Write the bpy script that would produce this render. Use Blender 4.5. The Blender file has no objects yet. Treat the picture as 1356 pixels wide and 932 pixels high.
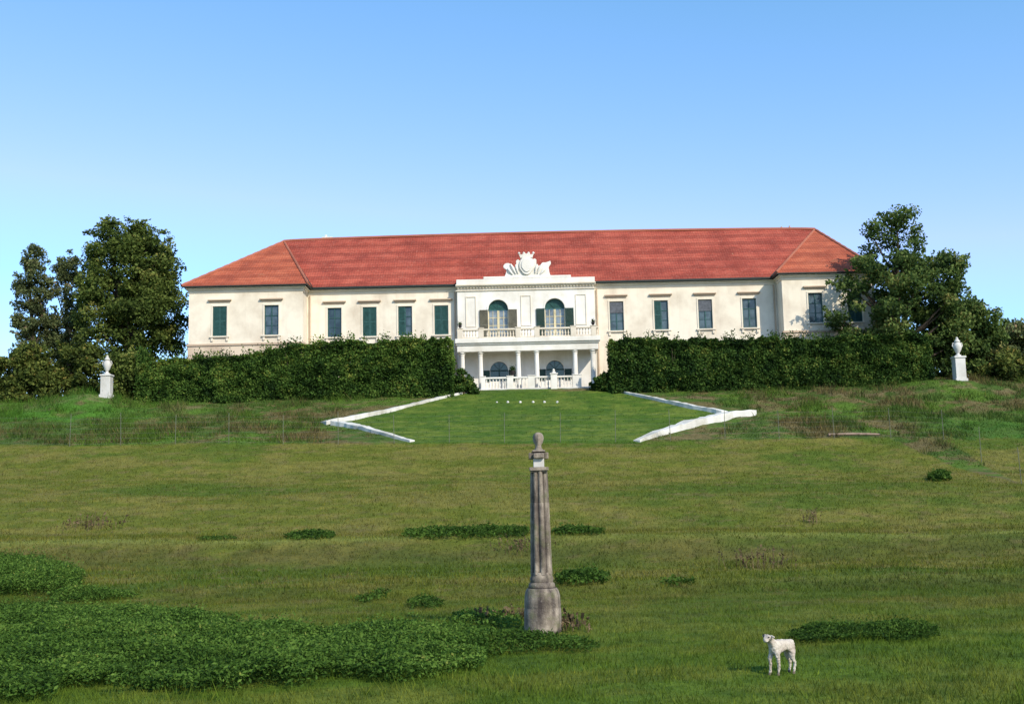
import bpy, math, random
import numpy as np
from mathutils import Vector, Matrix

# ------------------------------------------------------------------ basics
scene = bpy.context.scene
COL = scene.collection
R = math.radians
F = 1500.0
PITCH = math.atan(194/1500.0)
ROLL = R(-1.3)
CAMZ = 2.4
CAM = Vector((0, 0, CAMZ))
ROT = Matrix.Rotation(R(90)+PITCH, 3, 'X') @ Matrix.Rotation(ROLL, 3, 'Z')

def ray(u, v):
    return (ROT @ Vector(((u-678)/F, (466-v)/F, -1))).normalized()
def plane(u, v, Y):
    d = ray(u, v); t = Y/d.y
    return CAM + d*t
def X_(u, v, Y): return plane(u, v, Y).x
def zat(v, Y):                      # height at distance Y of a level seen at v in the middle column
    return CAMZ + Y*math.tan(PITCH+math.atan((466-v)/F))

# ------------------------------------------------------------------ noise
def hash2(ix, iy, s):
    h = (ix*374761393 + iy*668265263 + s*974711) & 0x7fffffff
    h = ((h ^ (h >> 13))*1274126177) & 0x7fffffff
    h = h ^ (h >> 16)
    return (h & 0xffff)/65535.0
def vnoise(x, y, s=0):
    x = np.asarray(x, float); y = np.asarray(y, float)
    ix = np.floor(x).astype(np.int64); iy = np.floor(y).astype(np.int64)
    fx = x-ix; fy = y-iy
    fx = fx*fx*(3-2*fx); fy = fy*fy*(3-2*fy)
    a = hash2(ix, iy, s); b = hash2(ix+1, iy, s); c = hash2(ix, iy+1, s); d = hash2(ix+1, iy+1, s)
    return (a*(1-fx)+b*fx)*(1-fy)+(c*(1-fx)+d*fx)*fy
def fbm(x, y, s=0, o=4):
    t = 0; a = .5; n = 0
    for k in range(o):
        t = t+a*vnoise(np.asarray(x)*2**k, np.asarray(y)*2**k, s+k*17); n += a; a *= .55
    return t/n
def sstep(a, b, x):
    t = np.clip((np.asarray(x, float)-a)/(b-a), 0, 1); return t*t*(3-2*t)

# ------------------------------------------------------------------ terrain
z40 = zat(712, 40)
z88 = zat(520.3, 88)
_py = np.array([-400, -20, 0, 8, 12, 28.6, 29.6, 36.8, 38.4, 39.9, 44.6, 52, 61, 69.6, 70.6, 79, 88, 90.3, 93, 140, 220, 400, 5000])
_pz = np.array([3, 1.5, .85, .15, 0, 0, .17, .30, z40-.42, z40, z40+.10, z40+1.45, zat(628, 61), zat(588, 69.6), zat(587, 70.6)+.22, zat(551, 79), z88, zat(515.5, 90.3), zat(515.5, 90.3)+.05, zat(515.5, 90.3)+.05, z88-1.5, z88-12, -160])
_dy = np.arange(-400, 420, .1)
_dz = np.interp(_dy, _py, _pz)
_k = np.exp(-.5*(np.arange(-20, 21)/3.5)**2); _k /= _k.sum()
_dz2 = np.convolve(np.pad(_dz, 20, mode='edge'), _k, mode='valid')
def tz(x, y):
    x = np.asarray(x, float); y = np.asarray(y, float)
    z = np.where(y < 415, np.interp(y, _dy, _dz2), np.interp(y, _py, _pz))
    w = np.interp(y, [24, 40, 70, 80, 88], [0, .5, .7, .3, 0])
    z = z - .0227*np.clip(x, -45, 45)*w
    fade = np.exp(-((y-50)/90)**2)
    z = z + (fbm(x*.22, y*.22, 3)-.5)*.26*fade + (fbm(x*1.1, y*1.1, 9, 3)-.5)*.07*fade
    rough = sstep(70, 74, y)*(1-sstep(90, 94, y))
    z = z + (fbm(x*.5, y*.5, 21)-.5)*.5*rough*sstep(11, 16, np.abs(x-1))
    z = z + 1.0*np.exp(-((x+32.5)/3.4)**2-((y-85)/3.2)**2)           # small knoll on the left
    z = z + .55*np.exp(-((x-33.5)/3.5)**2-((y-86)/3.5)**2)
    z = z + 1.3*sstep(24, 40, x)*np.exp(-((y-58)/11)**2)*sstep(26+0*x, 34, x)  # bank rising on the right
    return z
def hit(u, v):
    d = ray(u, v); t0 = 5.0
    ts = np.arange(5, 140, .05)
    px = CAM.x+d.x*ts; py = CAM.y+d.y*ts; pz = CAM.z+d.z*ts
    g = tz(px, py)
    k = np.nonzero(pz <= g)[0]
    i = k[0] if len(k) else len(ts)-1
    return Vector((px[i], py[i], float(g[i])))
def ground(x, y): return float(tz(x, y))

# ------------------------------------------------------------------ mesh helpers
def link(o, parent=None):
    COL.objects.link(o)
    if parent is not None: o.parent = parent
    return o
def wloc(o):
    v = Vector((0, 0, 0))
    while o is not None:
        v = v+o.location; o = o.parent
    return v
def tag(o, label=None, cat=None, group=None, kind=None):
    if label: o['label'] = label
    if cat: o['category'] = cat
    if group: o['group'] = group
    if kind: o['kind'] = kind
    return o
def thing(name, loc, label, cat, group=None):
    o = bpy.data.objects.new(name, None); o.empty_display_size = .3
    o.location = loc; link(o); return tag(o, label, cat, group)
def np_mesh(name, V, Fc, mat, parent=None, attrs=None, cattrs=None, smooth=False, origin=None):
    V = np.asarray(V, np.float32); Fc = np.asarray(Fc, np.int32)
    base = wloc(parent) if parent is not None else Vector((0, 0, 0))
    if origin is not None: base = Vector(origin)
    V = V-np.array(base, np.float32)
    me = bpy.data.meshes.new(name)
    k = Fc.shape[1]; n = len(Fc)
    me.vertices.add(len(V)); me.vertices.foreach_set('co', V.ravel())
    me.loops.add(n*k); me.loops.foreach_set('vertex_index', Fc.ravel())
    me.polygons.add(n); me.polygons.foreach_set('loop_start', np.arange(0, n*k, k, dtype=np.int32))
    me.update(calc_edges=True)
    if smooth: me.polygons.foreach_set('use_smooth', np.ones(n, bool))
    for nm, a in (attrs or {}).items():
        at = me.attributes.new(nm, 'FLOAT', 'FACE' if len(a) == n and len(a) != len(V) else 'POINT')
        at.data.foreach_set('value', np.asarray(a, np.float32))
    for nm, a in (cattrs or {}).items():
        at = me.attributes.new(nm, 'FLOAT_COLOR', 'POINT')
        a4 = np.ones((len(V), 4), np.float32); a4[:, :3] = a
        at.data.foreach_set('color', a4.ravel())
    me.materials.append(mat)
    o = bpy.data.objects.new(name, me)
    if origin is not None: o.location = origin
    return link(o, parent)

class MB:
    def __init__(s): s.v = []; s.f = []
    def add(s, vs, fs):
        b = len(s.v); s.v += [Vector(p) for p in vs]; s.f += [[i+b for i in f] for f in fs]; return s
    def box(s, x0, x1, y0, y1, z0, z1):
        return s.add([(x0,y0,z0),(x1,y0,z0),(x1,y1,z0),(x0,y1,z0),(x0,y0,z1),(x1,y0,z1),(x1,y1,z1),(x0,y1,z1)],
                     [(0,3,2,1),(4,5,6,7),(0,1,5,4),(1,2,6,5),(2,3,7,6),(3,0,4,7)])
    def quad(s, a, b, c, d): return s.add([a,b,c,d], [(0,1,2,3)])
    def lathe(s, cx, cy, prof, n=20, fl=None, sq=None):
        vs = []; fs = []
        for (r, z) in prof:
            for i in range(n):
                a = 2*math.pi*i/n+(.0 if sq is None else sq)
                rr = r*(fl(a) if fl else 1)
                vs.append((cx+rr*math.cos(a), cy+rr*math.sin(a), z))
        m = len(prof)
        for j in range(m-1):
            for i in range(n):
                fs.append((j*n+i, j*n+(i+1) % n, (j+1)*n+(i+1) % n, (j+1)*n+i))
        fs.append(tuple(range(n))[::-1]); fs.append(tuple((m-1)*n+i for i in range(n)))
        return s.add(vs, fs)
    def tube(s, pts, rad, n=7):
        pts = [Vector(p) for p in pts]; vs = []; fs = []
        for k, p in enumerate(pts):
            d = (pts[min(k+1, len(pts)-1)]-pts[max(k-1, 0)]).normalized()
            a = d.cross(Vector((.31, .82, .2))).normalized(); b = d.cross(a)
            r = rad[k] if hasattr(rad, '__len__') else rad
            for i in range(n):
                t = 2*math.pi*i/n; vs.append(p+a*r*math.cos(t)+b*r*math.sin(t))
        for k in range(len(pts)-1):
            for i in range(n): fs.append((k*n+i, k*n+(i+1) % n, (k+1)*n+(i+1) % n, (k+1)*n+i))
        fs.append(tuple(range(n))[::-1]); fs.append(tuple((len(pts)-1)*n+i for i in range(n)))
        return s.add(vs, fs)
    def prism(s, poly, y0, y1):          # polygon in x,z extruded in y
        n = len(poly)
        vs = [(x, y0, z) for x, z in poly]+[(x, y1, z) for x, z in poly]
        fs = [tuple(range(n)), tuple(range(n, 2*n))[::-1]]+[(i, i+n, (i+1) % n+n, (i+1) % n) for i in range(n)]
        return s.add(vs, fs)
    def build(s, name, mat, parent=None, smooth=False, bevel=0, loc=None):
        base = wloc(parent) if parent is not None else Vector((0, 0, 0))
        if loc is not None: base = base+Vector(loc) if parent is not None else Vector(loc)
        me = bpy.data.meshes.new(name)
        me.from_pydata([tuple(p-base) for p in s.v], [], s.f)
        me.update()
        import bmesh
        bm = bmesh.new(); bm.from_mesh(me); bmesh.ops.recalc_face_normals(bm, faces=bm.faces); bm.to_mesh(me); bm.free()
        if smooth:
            me.polygons.foreach_set('use_smooth', np.ones(len(me.polygons), bool))
            try: me.set_sharp_from_angle(angle=R(38))
            except Exception: pass
        me.materials.append(mat)
        o = bpy.data.objects.new(name, me)
        if loc is not None: o.location = loc
        link(o, parent)
        if bevel:
            m = o.modifiers.new('bevel', 'BEVEL'); m.width = bevel; m.segments = 2; m.limit_method = 'ANGLE'
        return o

# ------------------------------------------------------------------ materials
def newmat(name):
    m = bpy.data.materials.new(name); m.use_nodes = True
    nt = m.node_tree; nt.nodes.clear()
    out = nt.nodes.new('ShaderNodeOutputMaterial'); b = nt.nodes.new('ShaderNodeBsdfPrincipled')
    nt.links.new(b.outputs[0], out.inputs[0])
    b.inputs['Specular IOR Level'].default_value = .25
    return m, nt, b, out
def N(nt, t, **kw):
    n = nt.nodes.new(t)
    for k, v in kw.items(): setattr(n, k, v)
    return n
def noise(nt, scale, detail=4, rough=.55, vec=None, dim=None):
    n = N(nt, 'ShaderNodeTexNoise'); n.inputs['Scale'].default_value = scale
    n.inputs['Detail'].default_value = detail; n.inputs['Roughness'].default_value = rough
    if vec is not None: nt.links.new(vec, n.inputs['Vector'])
    return n.outputs['Fac']
def ramp(nt, fac, stops):
    r = N(nt, 'ShaderNodeValToRGB'); e = r.color_ramp.elements
    while len(e) < len(stops): e.new(.5)
    for i, (p, c) in enumerate(stops):
        e[i].position = p; e[i].color = (*c, 1) if len(c) == 3 else c
    nt.links.new(fac, r.inputs[0]); return r.outputs[0]
def mix(nt, a, b, fac, mode='MIX'):
    m = N(nt, 'ShaderNodeMix', data_type='RGBA', blend_type=mode)
    for s, x in ((m.inputs[6], a), (m.inputs[7], b)):
        if isinstance(x, tuple): s.default_value = (*x, 1)
        else: nt.links.new(x, s)
    if isinstance(fac, (int, float)): m.inputs[0].default_value = fac
    else: nt.links.new(fac, m.inputs[0])
    return m.outputs[2]
def pos(nt, sx=1, sy=1, sz=1):
    g = N(nt, 'ShaderNodeNewGeometry'); m = N(nt, 'ShaderNodeMapping'); m.inputs['Scale'].default_value = (sx, sy, sz)
    nt.links.new(g.outputs['Position'], m.inputs['Vector']); return m.outputs[0]
def bump(nt, b, h, strength=.3, dist=.02):
    n = N(nt, 'ShaderNodeBump'); n.inputs['Strength'].default_value = strength; n.inputs['Distance'].default_value = dist
    nt.links.new(h, n.inputs['Height']); nt.links.new(n.outputs[0], b.inputs['Normal'])

def m_plaster(name, base, stain, amt=.5, rough=.85):
    m, nt, b, o = newmat(name)
    p = pos(nt); ps = pos(nt, 1.1, 1.1, .16)
    f1 = noise(nt, .45, 6, .6, p); f2 = noise(nt, 1.2, 5, .6, ps); f3 = noise(nt, 9, 3, .6, p)
    a = ramp(nt, f1, [(.42, (0,0,0)), (.72, (1,1,1))])
    c = ramp(nt, f2, [(.5, (0,0,0)), (.78, (1,1,1))])
    s = mix(nt, a, c, .5, 'ADD')
    c1 = mix(nt, base, stain, ramp(nt, s, [(0, (0,0,0)), (1, (amt,)*3)]))
    c2 = mix(nt, c1, tuple(x*.9 for x in base), ramp(nt, f3, [(.5, (0,0,0)), (.75, (.5,.5,.5))]))
    nt.links.new(c2, b.inputs['Base Color']); b.inputs['Roughness'].default_value = rough
    bump(nt, b, f3, .25, .02); return m
M = {}
M['cream'] = m_plaster('cream plaster', (.785,.70,.56), (.54,.45,.34), .9)
M['cream_trim'] = m_plaster('cream trim', (.74,.66,.53), (.52,.42,.32), .5)
M['white'] = m_plaster('white plaster', (.77,.735,.67), (.54,.49,.40), .8)
M['plinth'] = m_plaster('rubble plinth', (.66,.54,.40), (.38,.27,.19), .9)
M['limestone'] = m_plaster('white limestone', (.62,.60,.56), (.34,.31,.26), .8)
M['ramp_stone'] = m_plaster('weathered white stone', (.66,.635,.58), (.26,.24,.17), .8)
M['lintel'] = m_plaster('lintel stone', (.50,.38,.27), (.36,.25,.18), .5)

def m_pillar():
    m, nt, b, o = newmat('lichened stone')
    p = pos(nt); f1 = noise(nt, 3.2, 8, .65, p); f2 = noise(nt, 16, 6, .7, p); f3 = noise(nt, 2.2, 5, .6, pos(nt, 2.5, 2.5, .5))
    c = ramp(nt, f1, [(.3, (.105,.083,.063)), (.5, (.262,.214,.163)), (.68, (.425,.355,.275))])
    c = mix(nt, c, (.035,.026,.026), ramp(nt, f3, [(.44, (0,0,0)), (.66, (.85,)*3)]))
    c = mix(nt, c, (.13,.135,.06), ramp(nt, noise(nt, 5, 5, .6, p), [(.5, (0,0,0)), (.7, (.7,)*3)]))
    c = mix(nt, c, (.36,.32,.27), ramp(nt, f2, [(.60, (0,0,0)), (.70, (.6,)*3)]))
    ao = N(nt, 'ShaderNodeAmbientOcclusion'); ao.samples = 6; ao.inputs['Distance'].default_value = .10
    c = mix(nt, (.03,.022,.022), c, ramp(nt, ao.outputs['AO'], [(.5, (.12,)*3), (.95, (1,1,1))]))  # groove shade put into the stone colour by ambient occlusion
    nt.links.new(c, b.inputs['Base Color']); b.inputs['Roughness'].default_value = .92
    bump(nt, b, f2, .7, .03); return m
M['pillar'] = m_pillar()

def m_roof(name, c0, c1, c2):
    m, nt, b, o = newmat(name)
    p = pos(nt)
    f1 = noise(nt, .5, 5, .6, p); f2 = noise(nt, 7, 4, .7, p)
    w = N(nt, 'ShaderNodeTexWave', wave_type='BANDS', bands_direction='Z', wave_profile='SAW')
    w.inputs['Scale'].default_value = 1.05; w.inputs['Distortion'].default_value = .8; w.inputs['Detail'].default_value = 2
    w.inputs['Detail Scale'].default_value = .7
    nt.links.new(p, w.inputs['Vector'])
    w2 = N(nt, 'ShaderNodeTexWave', wave_type='BANDS', bands_direction='Z', wave_profile='SIN')
    w2.inputs['Scale'].default_value = .33; w2.inputs['Distortion'].default_value = 3; w2.inputs['Detail'].default_value = 3; w2.inputs['Detail Scale'].default_value = .35
    nt.links.new(pos(nt, .25, .25, 1), w2.inputs['Vector'])
    wx = N(nt, 'ShaderNodeTexWave', wave_type='BANDS', bands_direction='X', wave_profile='SIN')
    wx.inputs['Scale'].default_value = 1.5; wx.inputs['Distortion'].default_value = .6
    nt.links.new(p, wx.inputs['Vector'])
    c = ramp(nt, f1, [(.36, tuple(x*.86 for x in c0)), (.5, c1), (.64, c2)])
    c = mix(nt, c, tuple(x*.5 for x in c0), ramp(nt, noise(nt, 1.0, 6, .7, pos(nt, .45, 1, 2.6)), [(.5, (0,0,0)), (.68, (.6,)*3)]))
    c = mix(nt, c, (.52,.34,.22), ramp(nt, noise(nt, 2.6, 6, .75, p), [(.62, (0,0,0)), (.72, (.55,)*3)]))
    c = mix(nt, c, tuple(x*.62 for x in c0), ramp(nt, w2.outputs['Fac'], [(.35, (0,0,0)), (.9, (.5,)*3)]))
    c = mix(nt, c, tuple(x*.45 for x in c0), ramp(nt, w.outputs['Fac'], [(.6, (0,0,0)), (1, (.35,)*3)]))
    c = mix(nt, c, (.50,.24,.18), ramp(nt, f2, [(.56, (0,0,0)), (.74, (.6,)*3)]))
    c = mix(nt, c, tuple(x*.4 for x in c0), ramp(nt, noise(nt, 5, 5, .75, pos(nt, 1, 1, 2.2)), [(.5, (0,0,0)), (.72, (.7,)*3)]))
    nt.links.new(c, b.inputs['Base Color']); b.inputs['Roughness'].default_value = .85
    h = mix(nt, w.outputs['Fac'], wx.outputs['Fac'], .4)
    bump(nt, b, h, .5, .06); return m
M['roof_red'] = m_roof('red clay tiles', (.29,.052,.032), (.36,.070,.043), (.43,.096,.058))
M['roof_orange'] = m_roof('orange clay tiles', (.36,.078,.038), (.43,.100,.047), (.49,.130,.062))
M['ridge'] = m_plaster('ridge tiles', (.36,.125,.075), (.24,.08,.05), .6)

def m_paint(name, c, rough=.5, var=.3):
    m, nt, b, o = newmat(name); p = pos(nt)
    f = noise(nt, 4, 5, .6, p)
    nt.links.new(mix(nt, c, tuple(x*(1-var)*.8 for x in c), ramp(nt, f, [(.4, (0,0,0)), (.7, (1,1,1))])), b.inputs['Base Color'])
    b.inputs['Roughness'].default_value = rough; return m
M['green'] = m_paint('green shutter paint', (.034,.100,.092))
M['green_fan'] = m_paint('green fanlight shutter', (.018,.075,.062), .4)
M['green_dark'] = m_paint('dark green paint', (.012,.045,.036))
M['grey_shutter'] = m_paint('faded grey green shutter paint', (.13,.12,.085), .7)
M['grey_blind'] = m_paint('grey blind', (.16,.17,.19), .8)
M['gutter'] = m_paint('dark gutter', (.025,.035,.03), .5)
M['door_cream'] = m_paint('cream door paint', (.66,.56,.33), .6)
M['dark_iron'] = m_paint('dark iron', (.035,.028,.03), .6)
M['post'] = m_paint('weathered concrete post', (.15,.16,.11), .9)
M['wire'] = m_paint('galvanised wire', (.22,.22,.21), .6)
M['bark'] = m_paint('bark', (.075,.055,.04), .95)
M['pale_log'] = m_paint('bleached timber', (.30,.21,.16), .9)
def m_glass(name, c):
    m, nt, b, o = newmat(name); p = pos(nt, .7, .7, .7)
    f = noise(nt, 2, 3, .5, p)
    nt.links.new(mix(nt, c, tuple(x*.4 for x in c), ramp(nt, f, [(.4, (0,0,0)), (.65, (1,1,1))])), b.inputs['Base Color'])
    b.inputs['Roughness'].default_value = .12; b.inputs['Specular IOR Level'].default_value = .6
    bump(nt, b, noise(nt, 1.3, 2, .5, p), .15, .05); return m
M['glass'] = m_glass('old window glass', (.075,.11,.125))
M['glass_dark'] = m_glass('dark window glass', (.030,.055,.060))
M['fanlight'] = m_glass('fanlight glass', (.016,.062,.058))
M['glass_light'] = m_glass('bright window glass', (.22,.26,.29))

def m_leaf(name, dark, mid, light, trans=.22, warm=None):
    m, nt, b, o = newmat(name)
    a = N(nt, 'ShaderNodeAttribute', attribute_name='tint')
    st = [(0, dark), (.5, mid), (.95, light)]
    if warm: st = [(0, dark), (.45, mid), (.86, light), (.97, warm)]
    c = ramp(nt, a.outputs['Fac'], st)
    nt.links.new(c, b.inputs['Base Color']); b.inputs['Roughness'].default_value = .7
    b.inputs['Specular IOR Level'].default_value = .08
    t = N(nt, 'ShaderNodeBsdfTranslucent'); nt.links.new(mix(nt, c, (1,1,.5), .25, 'MULTIPLY'), t.inputs['Color'])
    ms = N(nt, 'ShaderNodeMixShader'); ms.inputs[0].default_value = trans
    nt.links.new(b.outputs[0], ms.inputs[1]); nt.links.new(t.outputs[0], ms.inputs[2]); nt.links.new(ms.outputs[0], o.inputs[0])
    return m
M['leaf_hedge'] = m_leaf('hedge leaves', (.014,.034,.009), (.054,.112,.019), (.140,.220,.042), .3, (.23,.26,.05))
M['leaf_hedge_dark'] = m_leaf('dark hedge leaves', (.010,.026,.008), (.038,.084,.016), (.105,.175,.034), .3, (.19,.22,.045))
M['leaf_broad'] = m_leaf('broadleaf', (.024,.040,.010), (.090,.130,.027), (.205,.250,.060), .38, (.26,.25,.065))
M['leaf_poplar'] = m_leaf('poplar leaf', (.042,.054,.024), (.112,.142,.054), (.205,.235,.098), .35, (.28,.20,.11))
M['leaf_right'] = m_leaf('maple leaf', (.020,.040,.014), (.085,.138,.034), (.200,.255,.072), .35, (.26,.24,.08))
M['leaf_shrub'] = m_leaf('shrub leaf', (.022,.034,.009), (.082,.112,.024), (.185,.210,.048), .3, (.26,.20,.055))
M['nettle'] = m_leaf('nettle leaf', (.018,.044,.007), (.076,.148,.022), (.150,.240,.042), .3, (.25,.27,.06))
M['nettle_dark'] = m_leaf('dark nettle leaf', (.012,.032,.006), (.056,.112,.016), (.115,.190,.030), .28)
M['dry'] = m_leaf('dry stalks', (.05,.035,.018), (.12,.09,.045), (.20,.14,.08), .15)

def m_ground(name, blades=False):
    m, nt, b, o = newmat(name)
    a = N(nt, 'ShaderNodeAttribute', attribute_name='gcol')
    p = pos(nt)
    f1 = noise(nt, 1.7, 6, .65, p); f2 = noise(nt, 9, 5, .7, p)
    c = a.outputs['Color']
    if blades:
        t = N(nt, 'ShaderNodeAttribute', attribute_name='tint')
        c = mix(nt, c, ramp(nt, t.outputs['Fac'], [(0, (.55,.55,.5)), (.5, (1,1,1)), (.9, (1.35,1.3,1.1)), (1, (1.9,1.6,1.3))]), 1, 'MULTIPLY')
    c = mix(nt, c, ramp(nt, f1, [(.28, (.66,.70,.66)), (.5, (1,1,1)), (.72, (1.3,1.22,1.15))]), 1, 'MULTIPLY')
    c = mix(nt, c, ramp(nt, f2, [(.3, (.62,.64,.6)), (.5, (1,1,1)), (.7, (1.3,1.26,1.2))]), .9, 'MULTIPLY')
    nt.links.new(c, b.inputs['Base Color']); b.inputs['Roughness'].default_value = .9
    b.inputs['Specular IOR Level'].default_value = .1
    if blades:
        t = N(nt, 'ShaderNodeBsdfTranslucent'); nt.links.new(c, t.inputs['Color'])
        ms = N(nt, 'ShaderNodeMixShader'); ms.inputs[0].default_value = .3
        nt.links.new(b.outputs[0], ms.inputs[1]); nt.links.new(t.outputs[0], ms.inputs[2]); nt.links.new(ms.outputs[0], o.inputs[0])
    else:
        bump(nt, b, f2, .8, .06)
    return m
M['ground'] = m_ground('meadow ground'); M['blades'] = m_ground('grass blades', True)

def m_wool():
    m, nt, b, o = newmat('lamb wool')
    tc = N(nt, 'ShaderNodeTexCoord'); f = noise(nt, 26, 5, .7, tc.outputs['Object']); f1 = noise(nt, 5, 3, .5, tc.outputs['Object'])
    c = ramp(nt, f1, [(.35, (.42,.345,.28)), (.62, (.60,.535,.445))])
    c = mix(nt, c, (.27,.21,.175), ramp(nt, f, [(.48, (0,0,0)), (.7, (.7,)*3)]))
    nt.links.new(c, b.inputs['Base Color']); b.inputs['Roughness'].default_value = .95
    bump(nt, b, f, .9, .02); return m
M['wool'] = m_wool()

# ------------------------------------------------------------------ ground colours
def inpoly(x, y, poly):
    x = np.asarray(x, float); y = np.asarray(y, float); r = np.zeros(x.shape, bool)
    n = len(poly)
    for i in range(n):
        x0, y0 = poly[i]; x1, y1 = poly[(i+1) % n]
        if y0 == y1: continue
        c = ((y0 > y) != (y1 > y)) & (x < (x1-x0)*(y-y0)/(y1-y0)+x0)
        r ^= c
    return r
lawn_poly = [(p.x, p.y) for p in (hit(625,519), hit(560,534), hit(500,548), hit(452,563), hit(545,588), hit(845,588), hit(965,548), hit(870,531), hit(805,517))]
fence_px = [(-40,588),(92,591),(160,590),(232,588),(303,588),(375,588),(448,588),(522,588),(595,587),(668,586),(742,586),(815,585),(888,584),(960,583),(1032,582),(1105,581),(1180,580),(1250,583),(1300,612),(1353,641)]
fence_pts = [hit(*p) for p in fence_px]
_fx = np.array([p.x for p in fence_pts]); _fy = np.array([p.y for p in fence_pts])
# boundary of the mown lawn: Y of the fence as a function of X (right part turns toward the viewer)
_o = np.argsort(_fx); _fxs = _fx[_o]; _fys = _fy[_o]
def gcol(x, y):
    x = np.asarray(x, float); y = np.asarray(y, float)
    sh = x.shape
    def C(c): return np.array(c)*np.ones(sh+(3,))
    def mx(a, b, t): return a+(b-a)*np.clip(t, 0, 1)[..., None]
    n1 = fbm(x*.12, y*.2, 31); n2 = fbm(x*.5, y*.9, 41); n3 = fbm(x*1.6, y*2.6, 51, 3)
    olive = mx(C((.100,.112,.021)), C((.142,.130,.038)), sstep(.40, .62, n2))
    olive = mx(olive, C((.072,.102,.017)), sstep(.52, .70, n1))
    olive = mx(olive, C((.145,.112,.060)), sstep(.62, .75, n3)*.6)
    near = mx(C((.078,.122,.018)), C((.116,.136,.027)), sstep(.38, .62, n2))
    near = mx(near, C((.048,.084,.012)), sstep(.55, .70, n3)*.7)
    c = mx(near, olive, sstep(18, 30, y+6*(n1-.5)))
    # crest of the low terrace is paler, the foot of each bank darker
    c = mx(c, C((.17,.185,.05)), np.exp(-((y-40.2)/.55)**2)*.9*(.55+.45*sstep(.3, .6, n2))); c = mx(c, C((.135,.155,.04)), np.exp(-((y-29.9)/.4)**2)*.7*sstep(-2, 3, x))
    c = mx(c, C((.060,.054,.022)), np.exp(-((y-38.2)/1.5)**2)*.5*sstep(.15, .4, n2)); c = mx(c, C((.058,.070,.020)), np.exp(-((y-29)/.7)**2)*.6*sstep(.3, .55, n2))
    rough = mx(C((.052,.088,.022)), C((.115,.092,.050)), sstep(.44, .60, n2))
    rough = mx(rough, C((.068,.118,.022)), sstep(.54, .66, fbm(x*.3, y*.4, 61)))
    rough = mx(rough, C((.14,.105,.065)), sstep(.60, .72, n3)*.8)
    lush = mx(C((.056,.100,.016)), C((.100,.134,.028)), sstep(.36, .62, n2)); lush = mx(lush, C((.038,.080,.016)), sstep(.5, .7, n3)*.8)
    fyb = np.interp(x, _fxs, _fys)+(n3-.5)*.7
    up = sstep(-.15, .35, y-fyb)
    c = mx(c, rough, up)
    c = mx(c, lush, up*(1-sstep(24, 30, -x))*0)
    c = mx(c, C((.048,.110,.020)), up*sstep(25, 30, x+3*(n2-.5))*(1-sstep(74, 80, y))*.85)
    c = mx(c, C((.052,.125,.020)), np.exp(-((x+33)/7)**2-((y-83)/6)**2)*1.3*sstep(.3, .5, n2))
    c = mx(c, lush, inpoly(x, y, lawn_poly).astype(float))
    # worn strip under the left hedge front
    c = mx(c, C((.15,.115,.08)), np.exp(-((y-84.3)/.9)**2)*sstep(.42, .6, n2)*(np.abs(x-1) > 9)*.8)
    return c*np.array([1.10, 1.14, .84])

# ------------------------------------------------------------------ ground sheet
def axis(parts):
    a = np.concatenate([np.arange(*p) for p in parts]); return np.unique(np.round(a, 4))
gx = axis([(-4000, -400, 300), (-400, -60, 20), (-60, -34, 1), (-34, 38, .25), (38, 62, 1), (62, 400, 20), (400, 4001, 300)])
gy = axis([(-300, -20, 20), (-20, 10, 1.5), (10, 45, .2), (45, 92, .28), (92, 140, 2), (140, 420, 20), (420, 5001, 300)])
GX, GY = np.meshgrid(gx, gy)
GZ = tz(GX, GY)
V = np.stack([GX, GY, GZ], -1).reshape(-1, 3)
ny, nx = GX.shape
idx = np.arange(nx*ny).reshape(ny, nx)
Fq = np.stack([idx[:-1, :-1], idx[:-1, 1:], idx[1:, 1:], idx[1:, :-1]], -1).reshape(-1, 4)
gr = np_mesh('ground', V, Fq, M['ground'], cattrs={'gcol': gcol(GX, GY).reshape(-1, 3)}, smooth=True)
tag(gr, kind='structure')

# ------------------------------------------------------------------ grass blades (stuff)
rng = np.random.default_rng(7)
def blades(n, y0, y1, h, w, pw=1.0, mask=None, hr=None):
    y = y0+(y1-y0)*rng.random(n)**pw
    half = y*.475+1.5
    x = (rng.random(n)*2-1)*half
    if mask is not None:
        k = mask(x, y); x = x[k]; y = y[k]
    n = len(x); z = tz(x, y)-.01
    hh = h*(.45+.9*rng.random(n))*(.6+.8*fbm(x*.7, y*.7, 77, 3))
    if hr is not None: hh = hh*hr(x, y)
    a = rng.random(n)*math.tau; ln = hh*(.2+.7*rng.random(n)); la = rng.random(n)*math.tau
    ww = w*(.6+.8*rng.random(n))
    P = np.stack([x, y, z], -1); D = np.stack([np.cos(a)*ww*.5, np.sin(a)*ww*.5, 0*a], -1)
    T = P+np.stack([np.cos(la)*ln, np.sin(la)*ln, hh], -1)
    V = np.stack([P-D, P+D, T], 1).reshape(-1, 3)
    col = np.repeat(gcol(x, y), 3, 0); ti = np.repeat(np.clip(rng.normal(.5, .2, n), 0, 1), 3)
    return V, col, ti
def fside(x, y): return y > np.interp(x, _fxs, _fys)+.1
_lc = np.array(lawn_poly).mean(0)
tuft = lambda x, y: fbm(x*1.1, y*1.1, 123, 3) > .60
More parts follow.
